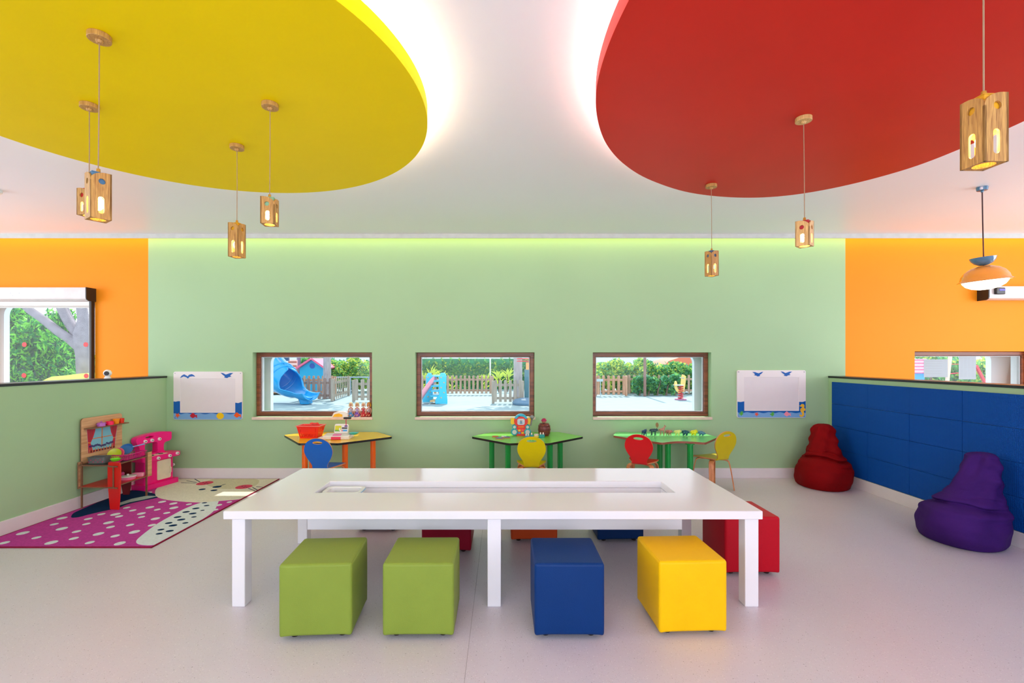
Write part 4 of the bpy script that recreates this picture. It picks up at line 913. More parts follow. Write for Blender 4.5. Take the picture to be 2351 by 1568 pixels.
# cash register
e = empty('toy_cash_register', (chx(779, 5.17), 5.17, TT), 'white and pink toy cash register with card reader on the yellow table', 'toy cash register', rz=R(2))
M_cr = mat('cream_white_plastic', (238, 232, 226), 0.3)
b = B(); b.prism([[(-.10, 0), (.10, 0), (.10, .030), (.05, .052), (-.10, .036)]], (-.15, 0, 0), Vector((0, -1, 0)) * -1, Z, X, .28)
b.build('body', M_cr, e, bevel=.008)
b = B(); b.prism([rrect(-.075, .075, 0, .105, .018)], (0.0, .055, .045), X, Vector((0, .28, 1)).normalized(), Vector((0, 1, -.28)).normalized(), .03); s_ = b.build('display_housing', M_cr, e, bevel=.006)
def decal(x0, x1, z0, z1, rgb, t=.0008):
    b = B(); b.prism([rect(x0, x1, z0, z1)], (0.0, .055, .045), X, Vector((0, .28, 1)).normalized(), Vector((0, -1, .28)).normalized(), t); b.build('printed_panel', PC('decal_%d_%d_%d' % rgb, rgb), s_)
decal(-.068, .0, .038, .085, (214, 210, 30)); decal(-.068, -.012, .022, .038, (90, 180, 50)); decal(.006, .066, .050, .066, (40, 34, 40)); decal(.034, .066, .072, .088, (90, 50, 130)); decal(.006, .016, .022, .040, (200, 40, 90)); decal(.020, .066, .022, .040, (50, 160, 220)); decal(-.022, -.010, .030, .060, (240, 240, 240), .001)
b = B(); b.prism([rect(-.055, .035, -.075, -.005)], (0, 0, .0405), X, Vector((0, 1, .10)).normalized(), Z, .006); b.build('keypad', PC('keypad_pink', (236, 90, 160)), e, bevel=.002)
b = B()
for i in range(5):
    for j in range(3): b.box(-.050 + i * .017, -.038 + i * .017, -.070 + j * .021, -.056 + j * .021, .040 + j * .002, .0495 + j * .002)
b.build('keys', PC('key_pink', (246, 150, 200)), e, bevel=.001)
b = B(); b.box(-.055, .045, -.112, -.098, .002, .032); b.build('cash_drawer', PC('drawer_pink', (236, 60, 100)), e, bevel=.003)
b = B(); b.cyl((.05, .08, .13), (.05, .08, .20), .0045, n=10); b.build('reader_stem', PC('stem_pink', (210, 40, 90)), e)
b = B(); b.box(.025, .105, .062, .095, .20, .222); b.build('card_reader', M_dark, e, bevel=.005)
b = B(); b.lathe([(0, 0), (.03, 0), (.058, .018), (.055, .018), (.028, .004), (0, .004)], (.155, .0, .042), 24, sy=.8); b.build('scale_tray', PC('turquoise', (20, 190, 190)), e)
b = B(); b.cyl((.12, 0, .02), (.155, 0, .042), .012, n=10); b.build('tray_arm', M_cr, e)
b = B(); b.box(-.20, -.135, -.10, .03, .001, .022); b.build('card_slot', M_cr, e, bevel=.005)

# ------------------------------------------------------------------ things on the left window sill
SZL = 0.7305
b = B(); p = (chx(784, 5.69), 5.665, SZL)
b.prism([[(-.10, 0), (.10, 0), (.085, .055), (.04, .068), (-.03, .066), (-.075, .05)]], (p[0], p[1] - .03, p[2]), X, Z, Y, .06, mi=1)
b.prism([[(-.088, .003), (.03, .003), (.03, .03), (-.01, .044), (-.06, .036)]], (p[0], p[1] - .032, p[2]), X, Z, Y, .002, mi=0)
tag(b.build('toy_pouch', [PC('pouch_yellow', (248, 190, 20)), M_pwhite], bevel=.004), 'white and yellow pouch lying on the left window sill', 'pouch')
M_skin = mat('doll_skin', (214, 150, 122), 0.45, var=0.02)
def doll(px, skirt, hair, top, label, dx=0.0):
    x = chx(px, 5.68); e = empty('fashion_doll', (x, 5.685, SZL), label, 'doll', 'dolls sitting on the window sill')
    V = [(0, 0, .026), (0, .004, .06), (0, .004, .098), (0, .002, .118), (0, 0, .128), (-.024, .004, .098), (-.030, -.004, .062), (-.026, -.018, .032), (.024, .004, .098), (.030, -.004, .062), (.026, -.018, .032),
         (-.012, -.02, .022), (-.014, -.062, .016), (.012, -.02, .022), (.014, -.062, .016)]
    E = [(0, 1), (1, 2), (2, 3), (3, 4), (2, 5), (5, 6), (6, 7), (2, 8), (8, 9), (9, 10), (0, 11), (11, 12), (0, 13), (13, 14)]
    skin('body', V, E, [.018, .012, .016, .006, .006, .007, .006, .0045, .007, .006, .0045, .010, .006, .010, .006], M_skin, e, 1)
    b = B(); b.ball((0, 0, .145), .0155, .0165, .020, 16); b.build('head', M_skin, e)
    b = B(); b.ball((-.0055, -.0155, .147), .002, .001, .0016, 8); b.ball((.0055, -.0155, .147), .002, .001, .0016, 8); b.box(-.003, .003, -.0168, -.0155, .1365, .138); b.build('face', PC('doll_face', (70, 40, 50)), e)
    b = B(); b.ball((0, .006, .152), .024, .018, .022, 16); b.ball((-.018, .006, .135), .010, .010, .022, 10); b.ball((.018, .006, .135), .010, .010, .022, 10); b.build('hair', mat('hair_%d_%d_%d' % hair, hair, 0.6, bump=0.6, bscale=300), e)
    b = B(); b.lathe([(.0, .0), (.030, .0), (.036, .012), (.026, .034), (.015, .052), (0, .054)], (0, -.008, 0), 20, sy=.9); b.build('skirt', PC('skirt_%d_%d_%d' % skirt, skirt), e)
    b = B(); b.lathe([(.0155, .052), (.0165, .075), (.019, .092), (.016, .10)], (0, .003, 0), 16, sy=.75); b.build('top', PC('top_%d_%d_%d' % top, top), e)
doll(805, (70, 140, 200), (238, 222, 176), (176, 170, 190), 'doll with blond hair and blue skirt on the window sill')
doll(819.5, (130, 80, 180), (234, 214, 160), (170, 150, 190), 'doll with blond hair and purple skirt on the window sill')
doll(834, (196, 30, 46), (240, 230, 206), (200, 60, 70), 'doll with pale hair and bright red skirt on the window sill')
doll(846.5, (160, 20, 30), (226, 150, 50), (190, 160, 160), 'doll with ginger hair and dark red skirt in the window corner')

# ------------------------------------------------------------------ toys on the green table
e = empty('toy_music_player', (chx(1196, 5.35), 5.36, TT), 'red and teal toy music player with a smiling face and grey microphone', 'toy')
rd, tl, yl, cy_ = PC('toy_red', (232, 50, 36)), PC('toy_teal', (30, 160, 170)), PC('toy_yellow', (248, 206, 20)), PC('toy_cyan', (40, 180, 214))
b = B(); b.prism([rrect(-.062, .062, 0, .125, .02)], (0, -.03, 0), X, Z, Y, .06); b.prism([ell(0, .165, .078, .072, 32)], (0, -.032, 0), X, Z, Y, .064); b.build('body', rd, e, bevel=.008)
b = B(); b.prism([[(.075 * math.cos(a), .175 + .072 * math.sin(a)) for a in [R(20 + k * 14) for k in range(11)]] + [(.056 * math.cos(a), .172 + .048 * math.sin(a)) for a in [R(160 - k * 14) for k in range(11)]]], (0, -.036, 0), X, Z, Y, .06); b.build('cap', cy_, e, bevel=.003)
b = B(); b.prism([rrect(-.042, .042, .125, .195, .02)], (0, -.037, 0), X, Z, Y, .006); f0 = b.build('face_panel', PC('face_grey', (200, 210, 226)), e, bevel=.002)
b = B()
for s_ in (-1, 1): b.cyl((s_ * .012, -.038, .172), (s_ * .012, -.041, .172), .013, n=20); b.cyl((s_ * .009, -.041, .170), (s_ * .009, -.0425, .170), .006, n=12, mi=1)
b.ball((0, -.04, .156), .011, .005, .009, 12, mi=2); b.strip([(-.016, -.0385, .146), (-.007, -.0385, .139), (.007, -.0385, .139), (.016, -.0385, .146)], .004, .002, (0, 0, 1), mi=1)
b.build('face', [M_pwhite, M_black, PC('nose_blue', (90, 140, 190))], f0)
for s_ in (-1, 1):
    b = B(); b.prism([rrect(-.022, .022, -.034, .034, .014)], (s_ * .094, -.02, .165), X, Z, Y, .035); b.build('ear_piece', yl, e, bevel=.006)
    for z, r in ((.100, .026), (.044, .040)):
        b = B(); b.cyl((s_ * .074, -.036, z), (s_ * .074, .015, z), r, n=32); sp_ = b.build('speaker', tl, e, bevel=.005)
        b = B(); b.cyl((s_ * .074, -.038, z), (s_ * .074, -.035, z), r * .62, n=28); b.build('speaker_grille', PC('grille', (206, 206, 200)), sp_)
b = B(); b.box(-.034, .034, -.036, -.03, .095, .108); b.build('slot_panel', PC('toy_orange', (250, 130, 20)), e, bevel=.002)
for i, (x, z, c) in enumerate(((-.018, .062, (240, 210, 60)), (.018, .062, (250, 90, 90)), (-.018, .034, (60, 150, 220)), (.018, .034, (250, 200, 40)))):
    b = B(); b.box(x - .014, x + .014, -.037, -.03, z - .010, z + .010); b.build('button', PC('btn_%d_%d_%d' % c, c), e, bevel=.002)
b = B(); b.tube([(.108, -.03, .115), (.114, -.034, .15), (.122, -.036, .19)], [.008, .009, .011], 12); mc = b.build('microphone', PC('mic_grey', (120, 118, 122)), e)
b = B(); b.ball((.125, -.036, .212), .023, .023, .023, 18); b.build('microphone_head', mat('mic_mesh', (150, 150, 154), 0.35, metal=0.5, bump=0.5, bscale=500), mc)
# barrel
e = empty('barrel_toy', (chx(1249.5, 5.36), 5.36, TT), 'brown toy barrel with a small figure wearing a purple headscarf', 'toy')
M_bar = wood('barrel_brown', (126, 50, 34), (84, 28, 20), 'Z', 0.4, 1.5)
b = B(); b.lathe([(0, 0), (.052, 0), (.066, .03), (.072, .07), (.066, .11), (.052, .138), (0, .138)], n=24); b.build('barrel', M_bar, e)
for z, r in ((.03, .067), (.070, .0725), (.108, .0675)):
    b = B(); b.lathe([(r - .002, z - .006), (r + .001, z - .006), (r + .001, z + .006), (r - .002, z + .006)], n=24); b.build('hoop', PC('hoop_brown', (96, 30, 26)), e)
b = B(); b.ball((-.004, 0, .160), .024, .024, .024, 16); hd = b.build('figure_head', mat('figure_skin', (196, 120, 96), 0.5), e)
b = B(); b.lathe([(.030, .166), (.028, .18), (.016, .193), (0, .197)], (-.004, 0, 0), 18); b.lathe([(.036, .164), (.030, .168)], (-.004, 0, 0), 18); b.build('headscarf', PC('scarf_purple', (170, 20, 80)), e)
b = B(); b.ball((-.012, -.023, .163), .003, .002, .003, 8); b.ball((.005, -.023, .163), .003, .002, .003, 8); b.lathe([(.012, .146), (.014, .140), (0, .136)], (-.004, -.014, 0), 10); b.build('face', M_black, hd)
b = B(); b.prism([rect(-.008, .036, .094, .124)], (0, -.0715, 0), X, Vector((0, .18, 1)), Y, .004); b.build('label_plate', PC('plate_blue', (150, 176, 206)), e)
b = B()
for k in range(5): b.box(-.004 + k * .0075, .0 + k * .0075, -.0535, -.0515, .104, .114)
b.build('printed_marks', M_pwhite, e)
# puzzle pieces and peg blocks
def piece(x, y, rgb, pts, label, z=TT):
    b = B(); b.prism([pts], (x, y, z), X, Y, Z, .008, mi=0); b.prism([shrink(pts, .92, sum(p[0] for p in pts) / len(pts), sum(p[1] for p in pts) / len(pts))], (x, y, z + .008), X, Y, Z, .004, mi=1)
    tag(b.build('wooden_puzzle_piece', [M_plye, PC('pz_%d_%d_%d' % rgb, rgb)], bevel=.001), label, 'puzzle piece', 'wooden puzzle pieces on the green table')
piece(chx(1137, 5.25), 5.25, (190, 70, 50), ell(0, 0, .036, .03, 20), 'red wooden puzzle piece, leftmost on the green table')
piece(chx(1147, 5.13), 5.13, (30, 90, 160), ell(0, 0, .045, .032, 20), 'blue and white wooden puzzle piece nearest the table front')
piece(chx(1157, 5.22), 5.24, (225, 228, 235), rrect(-.03, .03, -.03, .03, .01), 'white wooden puzzle piece between the blue ones')
piece(chx(1164, 5.20), 5.19, (20, 70, 140), rrect(-.034, .034, -.03, .03, .012), 'dark blue wooden puzzle piece beside the music player')
def peg_block(px, d, rgb, n, label, w_=.07, h=.03):
    e = empty('peg_block', (chx(px, d), d, TT), label, 'toy block', 'peg blocks on the green table'); h0 = w_ / 2
    b = B(); b.box(-h0, h0, -.02, .02, 0, h); b.build('block', PC('blk_%d_%d_%d' % rgb, rgb), e, bevel=.002)
    for k in range(n):
        x = -h0 + w_ * (k + .5) / n; b = B(); b.cyl((x, 0, h), (x, 0, h + .012), .008, n=12); b.ball((x, 0, h + .014), .009, n=10); b.build('peg', PC('peg_white', (245, 225, 215)), e)
peg_block(1210.5, 5.25, (60, 150, 190), 2, 'pale blue peg block beside the music player', .05, .016)
peg_block(1220.5, 5.27, (20, 150, 170), 1, 'small teal peg block, second from left', .035, .022)
peg_block(1231.5, 5.24, (220, 210, 80), 3, 'yellow peg block behind the yellow chair back', .05, .016)
peg_block(1244, 5.22, (20, 150, 150), 2, 'teal peg block with two white pegs in front of the barrel', .06, .034)

# ------------------------------------------------------------------ toy animals on the mint table
def animal(px, body, leg, label, L_=.052, H_=.045, r=.013, neck=(.012, .012), head=.008, horn=None, tail=.01, yaw=0.0, d=5.31, name='toy_animal', legr=.0035, leg2=None, snout=.012):
    m = mat('toy_paint_%d_%d_%d' % body, body, 0.35, var=0.12, scale=40)
    e = empty(name, (chx(px, d), d, TT), label, 'toy animal', 'toy animals in a row', rz=yaw); e.scale = (1.25, 1.35, 1.6)
    h = L_ / 2; zb = H_ - r; nx, nz = neck
    V = [(-h * .6, 0, zb), (0, 0, zb + .001), (h * .6, 0, zb + .001), (h * .6 + nx, 0, zb + nz), (h * .6 + nx + snout, 0, zb + nz - .002),
         (-h, 0, zb + .002), (-h - tail * .6, 0, zb - tail)]
    E = [(0, 1), (1, 2), (2, 3), (3, 4), (0, 5), (5, 6)]
    Rr = [r, r * .95, r, head, head * .65, r * .5, .0022]
    for bx, off in ((0, -1), (0, 1), (2, -1), (2, 1)):
        x = V[bx][0]; i = len(V)
        V += [(x, off * r * .7, zb - r * .8), (x + (.004 if bx == 0 else -.001) + off * .003, off * r * .75, zb * .42), (x + off * .005, off * r * .75, .003)]
        E += [(bx, i), (i, i + 1), (i + 1, i + 2)]; Rr += [legr * 1.5, legr, legr]
    # root first
    skin('body', V, E, Rr, m, e, 1)
    hx, hz = V[3][0], V[3][2]
    b = B()
    for s_ in (-1, 1): b.ball((hx - .002, s_ * head * .8, hz + head * .8), .003, .0025, .0045, 8)
    b.build('ears', m, e)
    if horn == 'antler':
        b = B()
        for s_ in (-1, 1):
            b.tube([(hx, s_ * .004, hz + .006), (hx + .002, s_ * .012, hz + .018), (hx + .004, s_ * .018, hz + .030)], .002, 6)
            b.prism([ell(0, 0, .013, .015, 16)], (hx + .002, s_ * .016, hz + .034), X, Z, Y, .003)
        b.build('antlers', PC('antler', (150, 112, 60)), e)
    return e
animal(1478.5, (30, 62, 110), 0, 'dark blue toy animal, leftmost behind the red chair', yaw=-1.2, L_=.045)
animal(1500, (30, 70, 80), 0, 'dark toy moose with large tan antlers', L_=.055, H_=.055, neck=(.014, .004), horn='antler', yaw=-.3)
animal(1520, (190, 130, 110), 0, 'tan toy deer with a raised neck', L_=.05, H_=.056, r=.010, neck=(.008, .026), head=.006, yaw=-.3, legr=.0026)
animal(1535, (176, 110, 96), 0, 'brown and white toy horse with lowered head', L_=.045, H_=.046, r=.012, neck=(.012, .0), yaw=-.7, tail=.018)
animal(1555, (226, 236, 130), 0, 'pale yellow toy goat', L_=.045, H_=.044, neck=(.012, .006), yaw=-.4)
animal(1573, (10, 88, 100), 0, 'dark teal toy bear', L_=.045, H_=.046, r=.016, neck=(.012, .0), legr=.0055, yaw=-.4)
animal(1592.5, (236, 232, 20), 0, 'bright yellow toy lion', L_=.043, H_=.044, r=.015, neck=(.010, .006), head=.012, legr=.0045, yaw=-.5)
animal(1610, (70, 130, 160), 0, 'grey blue toy raccoon, rightmost of the animals', L_=.042, H_=.040, r=.014, neck=(.014, -.006), legr=.004, yaw=-.4)

# ------------------------------------------------------------------ outdoors: playground
b = B(); b.box(-45, 45, 6.12, 60, -.3, -0.01)
st(b.build('ground', mat('play_surface', (152, 176, 182), 0.8, 0.2, var=0.06, scale=3)))
def leafmat(name, rgb, tr=0.35):
    m = bpy.data.materials.new(name); m.use_nodes = True; nt = m.node_tree; b = nt.nodes['Principled BSDF']
    b.inputs['Roughness'].default_value = 0.5; b.inputs['Base Color'].default_value = (*lin(rgb), 1)
    t = nt.nodes.new('ShaderNodeBsdfTranslucent'); t.inputs[0].default_value = (*lin(tuple(min(255, c + 30) for c in rgb)), 1)
    mx = nt.nodes.new('ShaderNodeMixShader'); mx.inputs[0].default_value = tr
    nt.links.new(b.outputs[0], mx.inputs[1]); nt.links.new(t.outputs[0], mx.inputs[2]); nt.links.new(mx.outputs[0], nt.nodes['Material Output'].inputs[0])
    return m
LG = [leafmat('leaf_bright', (212, 228, 96)), leafmat('leaf_mid', (120, 192, 98)), leafmat('leaf_dark', (56, 140, 84)), leafmat('leaf_blue', (84, 164, 124))]
def foliage(name, blobs, n, size, seed, mats_w, parent, elong=1.8, up=0.0, shell=0.55):
    rnd = random.Random(seed); V = []; Fc = []; Mi = []
    vol = [bl[3] * bl[4] * bl[5] for bl in blobs]; tot = sum(vol)
    for bl, vv in zip(blobs, vol):
        for _ in range(int(n * vv / tot)):
            d_ = Vector((rnd.gauss(0, 1), rnd.gauss(0, 1), rnd.gauss(0, 1))).normalized(); rr = shell + (1 - shell) * rnd.random() ** .6
            rr *= 1 + .12 * math.sin(d_.x * 5 + d_.z * 7 + seed)
            p = Vector((bl[0] + d_.x * bl[3] * rr, bl[1] + d_.y * bl[4] * rr, bl[2] + d_.z * bl[5] * rr))
            a = Vector((rnd.gauss(0, 1), rnd.gauss(0, 1), rnd.gauss(0, 1) + up)).normalized(); c = a.cross(Vector((rnd.gauss(0, 1), rnd.gauss(0, 1), rnd.gauss(0, 1)))).normalized()
            s_ = size * rnd.uniform(.6, 1.3); i = len(V)
            nrm = a.cross(c) * s_ * .12
            V += [p - a * s_ * elong / 2, p + c * s_ * .42 + nrm, p + a * s_ * elong / 2, p - c * s_ * .42 + nrm]
            Fc += [(i, i + 1, i + 2), (i, i + 2, i + 3)]
            u = rnd.random(); mi = 0
            for k, wgt in enumerate(mats_w):
                if u < wgt[1]: mi = k; break
                u -= wgt[1]
            Mi += [mi, mi]
    me = bpy.data.meshes.new(name); me.from_pydata(V, [], Fc)
    for wgt in mats_w: me.materials.append(wgt[0])
    me.polygons.foreach_set('material_index', Mi)
    return link(name, me, parent, bool(parent), smooth=0)
def bush(px0, px1, py0, py1, d, label, n, size, mats_w, seed, cat='bush', group=None, name='bush', nb=5, dep=.7):
    p = at(px0, py0, d); q = at(px1, py1, d); e = empty(name, ((p.x + q.x) / 2, d, 0), label, cat, group)
    rnd = random.Random(seed); W_ = q.x - p.x; zt = p.z; zb = max(0.05, q.z); H_ = zt - zb; bl = []
    for k in range(nb):
        cx_ = p.x + W_ * (k + .5) / nb; hz = H_ * rnd.uniform(.8, 1.0)
        bl.append((cx_, d + rnd.uniform(-.1, .2), zb + hz * .5, W_ / nb * .85, dep, hz * .5))
        bl.append((cx_ + rnd.uniform(-.3, .3), d, zb + hz * .8, W_ / nb * .5, dep * .7, hz * .25))
    foliage('foliage', bl, n, size, seed, mats_w, e)
    b = B()
    for k in range(nb): x = p.x + W_ * (k + .5) / nb; b.tube([(x, d, 0), (x + .05, d, zb + H_ * .3), (x + .15, d, zb + H_ * .7)], [.035, .025, .012], 6)
    b.build('stem', wood('stem_wood', (120, 96, 80), (84, 66, 54)), e, True)
    return e
yb = [(LG[0], .42), (LG[1], .30), (LG[2], .14), (LG[3], .14)]; gb_ = [(LG[0], .14), (LG[1], .42), (LG[2], .24), (LG[3], .20)]
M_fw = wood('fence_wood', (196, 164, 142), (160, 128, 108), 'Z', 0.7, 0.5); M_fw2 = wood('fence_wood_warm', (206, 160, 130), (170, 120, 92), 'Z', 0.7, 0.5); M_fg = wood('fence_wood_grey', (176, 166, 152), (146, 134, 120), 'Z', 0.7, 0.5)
def fence(a, dz0, c, dz1, n, h, label, m=None, pw=.085, zb=.05):
    P = Vector((chx(a, dz0), dz0, 0)); Q = Vector((chx(c, dz1), dz1, 0)); m = m or M_fw
    ang = math.atan2(Q.y - P.y, Q.x - P.x); Ln = (Q - P).length
    e = empty('picket_fence', P, label, 'fence', 'low picket fences of the playground', rz=ang)
    for z in (h * .22, h * .78): b = B(); b.box(0, Ln, .012, .045, z - .04, z + .04); b.build('rail', m, e)
    b = B(); sp_ = Ln / n
    for k in range(n):
        x = sp_ * (k + .5); pts = [(x - pw / 2, zb), (x + pw / 2, zb), (x + pw / 2, h - .04)] + [(x + pw / 2 * math.cos(q), h - .04 + .04 * math.sin(q)) for q in (PI * .25, PI * .5, PI * .75)] + [(x - pw / 2, h - .04)]
        b.prism([pts], (0, -.01, 0), X, Z, Y, .02)
    b.build('picket_panel', m, e, smooth=0)
    for x in (0, Ln): b = B(); b.box(x - .045, x + .045, .0, .09, 0, h * .96); b.build('post', m, e, bevel=.01)
    return e
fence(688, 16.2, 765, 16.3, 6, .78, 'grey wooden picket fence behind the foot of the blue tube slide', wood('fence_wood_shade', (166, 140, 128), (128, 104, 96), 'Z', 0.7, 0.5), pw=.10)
fence(683, 18.0, 768, 18.0, 8, .80, 'sunlit brown picket fence standing behind the slide in front of the playhouse', M_fw2)
fence(766, 15.95, 803, 18.4, 9, .79, 'picket fence section receding to the right, seen through the left window', M_fg, pw=.07)
fence(811, 15.8, 868, 15.8, 4, .76, 'wide-slatted grey picket fence at the right edge of the left window', M_fg, pw=.12)
fence(955, 18.9, 1131, 18.9, 18, .78, 'long wooden picket fence across the middle window', M_fw, pw=.09)
fence(1132, 15.2, 1200, 15.2, 6, .76, 'nearer wooden picket fence at the right of the middle window', M_fg, pw=.09)
fence(1368, 18.3, 1438, 18.3, 6, .80, 'wooden picket gate at the left of the right window', M_fw2, pw=.1)
fence(1439, 18.9, 1610, 18.9, 15, .80, 'wooden picket fence overgrown by bushes in the right window', M_fw, pw=.09)

# hedges and bushes
bush(1366, 1480, 822, 905, 20.2, 'rounded yellow green bush behind the gate in the right window', 12000, .08, yb, 1, nb=5, name='hedge_bush')
bush(1482, 1606, 829, 905, 20.0, 'green leafy hedge beside the spring rider in the right window', 12000, .08, gb_, 2, nb=5, name='hedge_bush')
bush(1458, 1560, 858, 908, 18.55, 'low trailing shrub hanging over the fence in the right window', 2200, .10, [(LG[2], .3), (LG[3], .35), (LG[1], .35)], 3, nb=5, name='trailing_shrub', dep=.15)
bush(755, 862, 816, 893, 20.8, 'pale leafy bush at the right of the left window', 12000, .075, yb, 4, nb=5, name='hedge_bush')
bush(690, 758, 812, 880, 21.5, 'dark green bush behind the playhouse roof', 1600, .15, gb_, 5, nb=3, name='hedge_bush')
# clipped green screen behind the middle window
e = empty('green_hedge_screen', (-1.3, 22.4, 0), 'tall flat green hedge screen behind the fence in the middle window', 'hedge')
p = at(950, 822.5, 22.3); q = at(1222, 900, 22.3)
b = B(); b.box(p.x, q.x, 22.35, 22.45, 0, p.z - .02); b.build('screen_panel', mat('hedge_screen', (56, 150, 100), 0.7, var=0.35, scale=9, bump=.8, bscale=30), e, True)
rnd = random.Random(9); bl = [(p.x + (q.x - p.x) * (k + .5) / 14, 22.3, p.z * .5, (q.x - p.x) / 24, .09, p.z * .52) for k in range(14)]
foliage('foliage', bl, 5200, .085, 9, [(LG[1], .45), (LG[2], .30), (LG[3], .15), (LG[0], .10)], e, shell=.2)
b = B(); c_ = chx(1125.5, 22.0); b.box(c_ - .03, c_ + .03, 22.0, 22.06, 0, p.z); tag(b.build('wire_post', M_pwhite), 'thin white post in front of the green hedge screen', 'post')
# spiky yellow plants along the fence
def spiky(px, py, d, s, label):
    c = at(px, py, d); e = empty('spiky_plant', (c.x, d, 0), label, 'plant', 'spiky plants along the fence'); b = B(); rnd = random.Random(int(px)); zt = c.z
    for k in range(26):
        a = rnd.uniform(0, 2 * PI); z0 = rnd.uniform(.1, zt - s * .6); el = rnd.uniform(.3, 1.3); L_ = s * rnd.uniform(.6, 1.1); d_ = Vector((math.cos(a) * math.cos(el), math.sin(a) * math.cos(el) * .5, math.sin(el)))
        o0 = Vector((c.x + rnd.uniform(-.12, .12), d, z0 if k > 12 else zt - s * .9)); b.strip([o0, o0 + d_ * L_ * .5, o0 + d_ * L_ + Vector((0, 0, -L_ * .15))], [.035, .045, .006], .006, d_.cross(Y) if abs(d_.dot(Y)) < .9 else X)
    b.build('leaves', [LG[0]], e, True, smooth=0)
    b = B(); b.cyl((c.x, d, 0), (c.x, d, zt - s * .7), .02, n=8); b.build('stem', MATS['stem_wood'], e, True)
for px, py, d, s, lb in ((992, 838, 20.5, .5, 'tall spiky plant behind the childrens slide, highest of the row'), (970, 850, 20.3, .4, 'spiky plant at the left edge of the middle window'), (1015, 847, 20.4, .4, 'spiky plant just right of the cyan slide ladder'), (1038, 856, 20.2, .35, 'low spiky plant above the middle fence'),
                         (1115, 853, 20.4, .4, 'spiky plant left of the thin white post'), (1145, 845, 20.3, .5, 'spiky plant above the near fence, left of two'), (1165, 839, 20.4, .55, 'tall spiky plant beside the grey tree trunk')): spiky(px, py, d, s, lb)

e = empty('boundary_hedge', (0, 26.5, 0), 'long dark green hedge along the far side of the playground', 'hedge')
foliage('foliage', [(-27 + 3 * k, 26.5, .62, 1.9, .45, .58) for k in range(19)], 9000, .17, 77, gb_, e, shell=.3)
b = B(); b.box(-28, 28, 26.35, 26.65, 0, 1.0); b.build('inner_growth', LG[2], e, True, smooth=0)
# tree trunks and posts
M_bark = mat('grey_bark', (176, 168, 170), 0.85, 0.2, var=0.2, scale=14, bump=.7, bscale=20, stretch=(1, 1, .3))
def trunk(px, d, r, h, label, lean=.0, name='tree_trunk'):
    x = chx(px, d); e = empty(name, (x, d, 0), label, 'tree'); b = B()
    b.tube([(x, d, 0), (x + lean * .3, d, .35), (x + lean, d, 1.5), (x + lean * 2, d, h)], [r * 1.25, r, r * .95, r * .8], 14); b.build('trunk', M_bark, e, True, smooth=70)
    foliage('crown', [(x + lean * 2, d, h + .8, 2.0, 1.6, 1.1)], 500, .28, int(px), [(LG[1], .5), (LG[2], .5)], e)
    return e
trunk(751, 17.2, .14, 3.8, 'pale grey tree trunk beside the playhouse in the left window')
trunk(1189, 16.2, .155, 3.8, 'thick grey tree trunk at the right of the middle window')
b = B(); x = chx(1480.5, 18.2); b.cyl((x, 18.2, 0), (x, 18.2, 3.2), .055, n=16); tag(b.build('wooden_post', wood('post_wood', (150, 116, 104), (124, 92, 82))), 'tall brown round post in front of the hedge in the right window', 'post')
b = B(); x = chx(686, 20.7); b.cyl((x, 20.7, 0), (x, 20.7, 3.2), .085, n=14); tag(b.build('metal_post', PC('post_mauve', (130, 120, 150))), 'mauve grey post between slide and playhouse', 'post')
# sign boards behind the slide
e = empty('play_tower_panel', (chx(672, 20), 20, 0), 'pinkish slatted play tower panel above the slide', 'play tower')
b = B(); p = at(661, 826, 20); q = at(682, 846, 20); b.box(p.x, q.x, 20, 20.05, q.z, p.z)
b.build('panel', PC('panel_pale', (246, 214, 206)), e, True); b = B()
for k in range(2): b.box(p.x + .02, q.x - .02, 19.98, 20.0, p.z - .12 - k * .17, p.z - .07 - k * .17)
b.build('slat', PC('panel_brown', (170, 80, 60)), e, True)
b = B(); b.box(p.x, p.x + .06, 20, 20.06, 0, q.z); b.box(q.x - .06, q.x, 20, 20.06, 0, q.z); b.build('support', M_fw2, e, True)
b = B(); x = chx(645, 19); b.box(x - .5, x + .3, 19, 19.6, .05, .30); b.box(x - .45, x - .35, 19, 19.6, 0, .3); tag(b.build('wooden_bench', M_fw2, bevel=.01), 'low brown wooden bench behind the blue tube slide', 'bench')

# tube slide
M_sl = mat('cyan_slide_plastic', (0, 158, 224), 0.25, 0.5, coat=0.3, var=0.02)
e = empty('tube_slide', (chx(697, 15), 15, 0), 'big cyan blue tube slide with an open chute seen through the left window', 'slide')
pth = [at(586, 798, 16.4), at(610, 827, 16.1), at(632, 852, 15.8), at(650, 870, 15.5), at(667, 884, 15.3), at(684, 893, 15.1), at(700, 899, 14.95), at(714, 899, 14.8)]
pth = spline([tuple(p) for p in pth], 5, False); m_ = len(pth); ns = 28; V = []; Fc = []
for i, p in enumerate(pth):
    t = i / (m_ - 1); tg = (pth[min(i + 1, m_ - 1)] - pth[max(i - 1, 0)]).normalized(); s_ = tg.cross(Z).normalized(); un = s_.cross(tg)
    op = 0 if t < .46 else min(1, (t - .46) / .16); half = R(179 - 96 * (op * op * (3 - 2 * op))); rad = .45 - .20 * min(1, max(0, (t - .45) / .3))
    for k in range(ns + 1):
        a = -half + 2 * half * k / ns; rr = rad * (1 + (.16 * op if k in (0, ns) else 0)); c_ = p + (s_ * math.sin(a) * (1 + .15 * op) - un * math.cos(a)) * rr; V.append(c_)
for i in range(m_ - 1):
    for k in range(ns): j = i * (ns + 1) + k; Fc.append((j, j + 1, j + ns + 2, j + ns + 1))
me = bpy.data.meshes.new('chute'); me.from_pydata(V, [], Fc); me.materials.append(M_sl); o = link('chute', me, e, True, smooth=60)
sdm = o.modifiers.new('solid', 'SOLIDIFY'); sdm.thickness = .03
